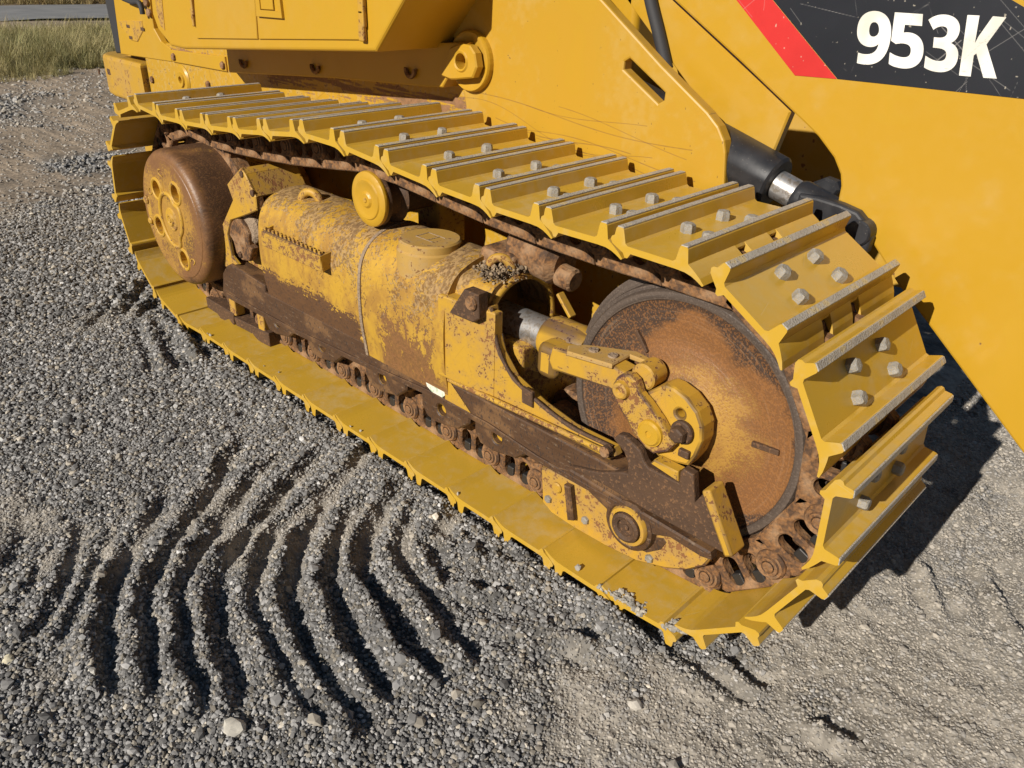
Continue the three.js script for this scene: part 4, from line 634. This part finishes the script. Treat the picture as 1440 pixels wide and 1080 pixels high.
{ // weeds and grass beyond the yard
  const r = rng(303);
  const clump = (seed, n, w, bend) => { const q = rng(seed), P = [], U = []; for (let k = 0; k < n; k++) { const a = q() * 6.28, x0 = (q() - .5) * .16, z0 = (q() - .5) * .16, h = .5 + .5 * q(), b = bend * (.3 + q()), ca = Math.cos(a), sa = Math.sin(a), ww = w * (.6 + .8 * q()); const pt = t => [x0 + ca * b * t * t, h * (t - .25 * b * t * t), z0 + sa * b * t * t]; const T = [0, .45, .8, 1]; for (let i = 0; i < 3; i++) { const A = pt(T[i]), B = pt(T[i + 1]), wa = ww * (1 - T[i]), wb = ww * (1 - T[i + 1]); const L = (c, s) => [c[0] - sa * s, c[1], c[2] + ca * s]; P.push(...L(A, wa), ...L(A, -wa), ...L(B, wb)); if (i < 2) P.push(...L(A, -wa), ...L(B, -wb), ...L(B, wb)); } } const g = new THREE.BufferGeometry(); g.setAttribute('position', new THREE.Float32BufferAttribute(P, 3)); g.setAttribute('uv', new THREE.Float32BufferAttribute(new Float32Array(P.length / 3 * 2), 2)); g.computeVertexNormals(); return g; };
  const mat = new THREE.MeshPhysicalMaterial({ color: 0xffffff, roughness: .85, transmission: .25, thickness: 0, side: THREE.DoubleSide }); const col = new THREE.Color();
  const grow = (name, label, cat, g, spots) => { const im = new THREE.InstancedMesh(g, mat, spots.length); im.name = numbered(name); im.castShadow = im.receiveShadow = true; spots.forEach((s, i) => { DUMMY.position.set(s[0], gh(s[0], s[1]) - .01, s[1]); DUMMY.rotation.set(0, s[3], 0); DUMMY.scale.set(s[2] * s[7], s[2], s[2] * s[7]); DUMMY.updateMatrix(); im.setMatrixAt(i, DUMMY.matrix); im.setColorAt(i, col.setRGB(s[4], s[5], s[6])); }); scene.add(im); tag(im, label, cat, null, 'stuff'); };
  const A = [], B = [], C = [];
  for (let k = 0; k < 26000; k++) { const x = -7.7 - 4.0 * r(), z = -9 + 10.5 * r(), n = nz(x, z, .9, 30) + .6 * nz(x, z, 3, 31); if (x > -8.1 + .4 * n) continue; if (x > -8.5 && n < -.1) continue; if (n < -.55) continue; const gr = r(); const c = mix3([.19, .20, .06], [.50, .42, .19], clamp(gr * .9 + .5 * n + .1)); (r() < .6 ? A : B).push([x, z, (.10 + .22 * r()) * sstep(-7.8, -8.8, x) + .07, r() * 6.28, ...c, 1.3]); }
  for (let k = 0; k < 900; k++) { const x = -9.8 - 1.8 * r(), z = -9 + 10.5 * r(); if (nz(x, z, .7, 33) < .05) continue; C.push([x, z, .26 + .24 * r(), r() * 6.28, ...mix3([.24, .11, .06], [.36, .22, .10], r()), .6]); }
  for (let k = 0; k < 3500; k++) { const x = -18.7 - 3.2 * r(), z = -16 + 18 * r(); B.push([x - .05 * (z + 4), z, .25 + .25 * r(), r() * 6.28, ...mix3([.26, .22, .08], [.48, .36, .16], r()), 1.6]); }
  grow('long_grass', 'tangled green and straw coloured grass at the edge of the yard', 'grass', clump(1, 9, .012, .5), A);
  grow('dry_grass', 'dry straw grass mixed in with the weeds and beside the lane', 'grass', clump(2, 9, .010, .8), B);
  grow('seed_weeds', 'tall reddish brown seed stalks rising out of the grass', 'weeds', clump(3, 6, .007, .25), C);
}
{ // trees beyond the lane: only their shaded feet reach into the picture
  const r = rng(404), leafM = new THREE.MeshPhysicalMaterial({ color: new THREE.Color(.045, .062, .022), roughness: .8, transmission: .3, thickness: 0, side: THREE.DoubleSide });
  const bark = surface(128, 256, (u, v) => { const a = fbm(u * 12, v * 4, 4, 4, 6); return { c: mix3([.06, .045, .035], [.16, .125, .095], a), r: .95, h: a }; }, { tile: .5, lite: .95 });
  const spots = [[-20.7, -10.9, 5.5, 2.3, 'dark leafy tree in the row on the far side of the lane'], [-20.4, -8.6, 4.6, 2.0, 'dark leafy tree in the row on the far side of the lane'], [-20.9, -6.5, 5.2, 2.2, 'dark leafy tree in the row on the far side of the lane'], [-20.3, -4.3, 4.4, 1.9, 'dark leafy tree in the row on the far side of the lane'], [-20.8, -1.9, 5.4, 2.3, 'dark leafy tree in the row on the far side of the lane']];
  spots.forEach(([x, z, h, R, label], i) => {
    const o = new THREE.Group(); o.name = numbered('leafy_tree'); const y = gh(x, z); o.position.set(x, y, z); scene.add(o); tag(o, label, 'tree', 'trees beyond the lane');
    const limbs = [new THREE.CylinderGeometry(.10, .19, h * .6, 8, 3).translate(0, h * .3, 0)]; for (let k = 0; k < 6; k++) { const a = k * 1.1 + i, q = new THREE.CylinderGeometry(.03, .07, R * 1.1, 6); q.translate(0, R * .55, 0); q.rotateZ(.9); q.rotateY(a); q.translate(0, h * (.16 + .07 * k), 0); limbs.push(q); }
    const tr = new THREE.Mesh(boxUV(join(limbs)), bark); tr.name = 'trunk'; tr.castShadow = true; o.add(tr);
    const P = []; for (let c = 0; c < 90; c++) { const a = r() * 6.28, e = r(), rr = R * Math.sqrt(r()) * Math.sin(Math.PI * clamp(.18 + .74 * e)), cx = Math.cos(a) * rr, cz = Math.sin(a) * rr, cy = h * (.05 + .95 * e); for (let l = 0; l < 70; l++) { const s = .05 + .05 * r(), px = cx + (r() + r() - 1) * .55, py = Math.max(.02, cy + (r() + r() - 1) * .45), pz = cz + (r() + r() - 1) * .55, ux = r() - .5, uy = r() - .5, uz = r() - .5, vx = r() - .5, vy = r() - .5, vz = r() - .5; P.push(px - ux * s, py - uy * s, pz - uz * s, px + vx * s * 1.6, py + vy * s * 1.6, pz + vz * s * 1.6, px + ux * s, py + uy * s, pz + uz * s); } }
    const g = new THREE.BufferGeometry(); g.setAttribute('position', new THREE.Float32BufferAttribute(P, 3)); g.setAttribute('uv', new THREE.Float32BufferAttribute(new Float32Array(P.length / 3 * 2), 2)); g.computeVertexNormals(); const cr = new THREE.Mesh(g, leafM); cr.name = 'crown'; cr.castShadow = cr.receiveShadow = true; o.add(cr);
  });
}
renderer.render(scene, camera);
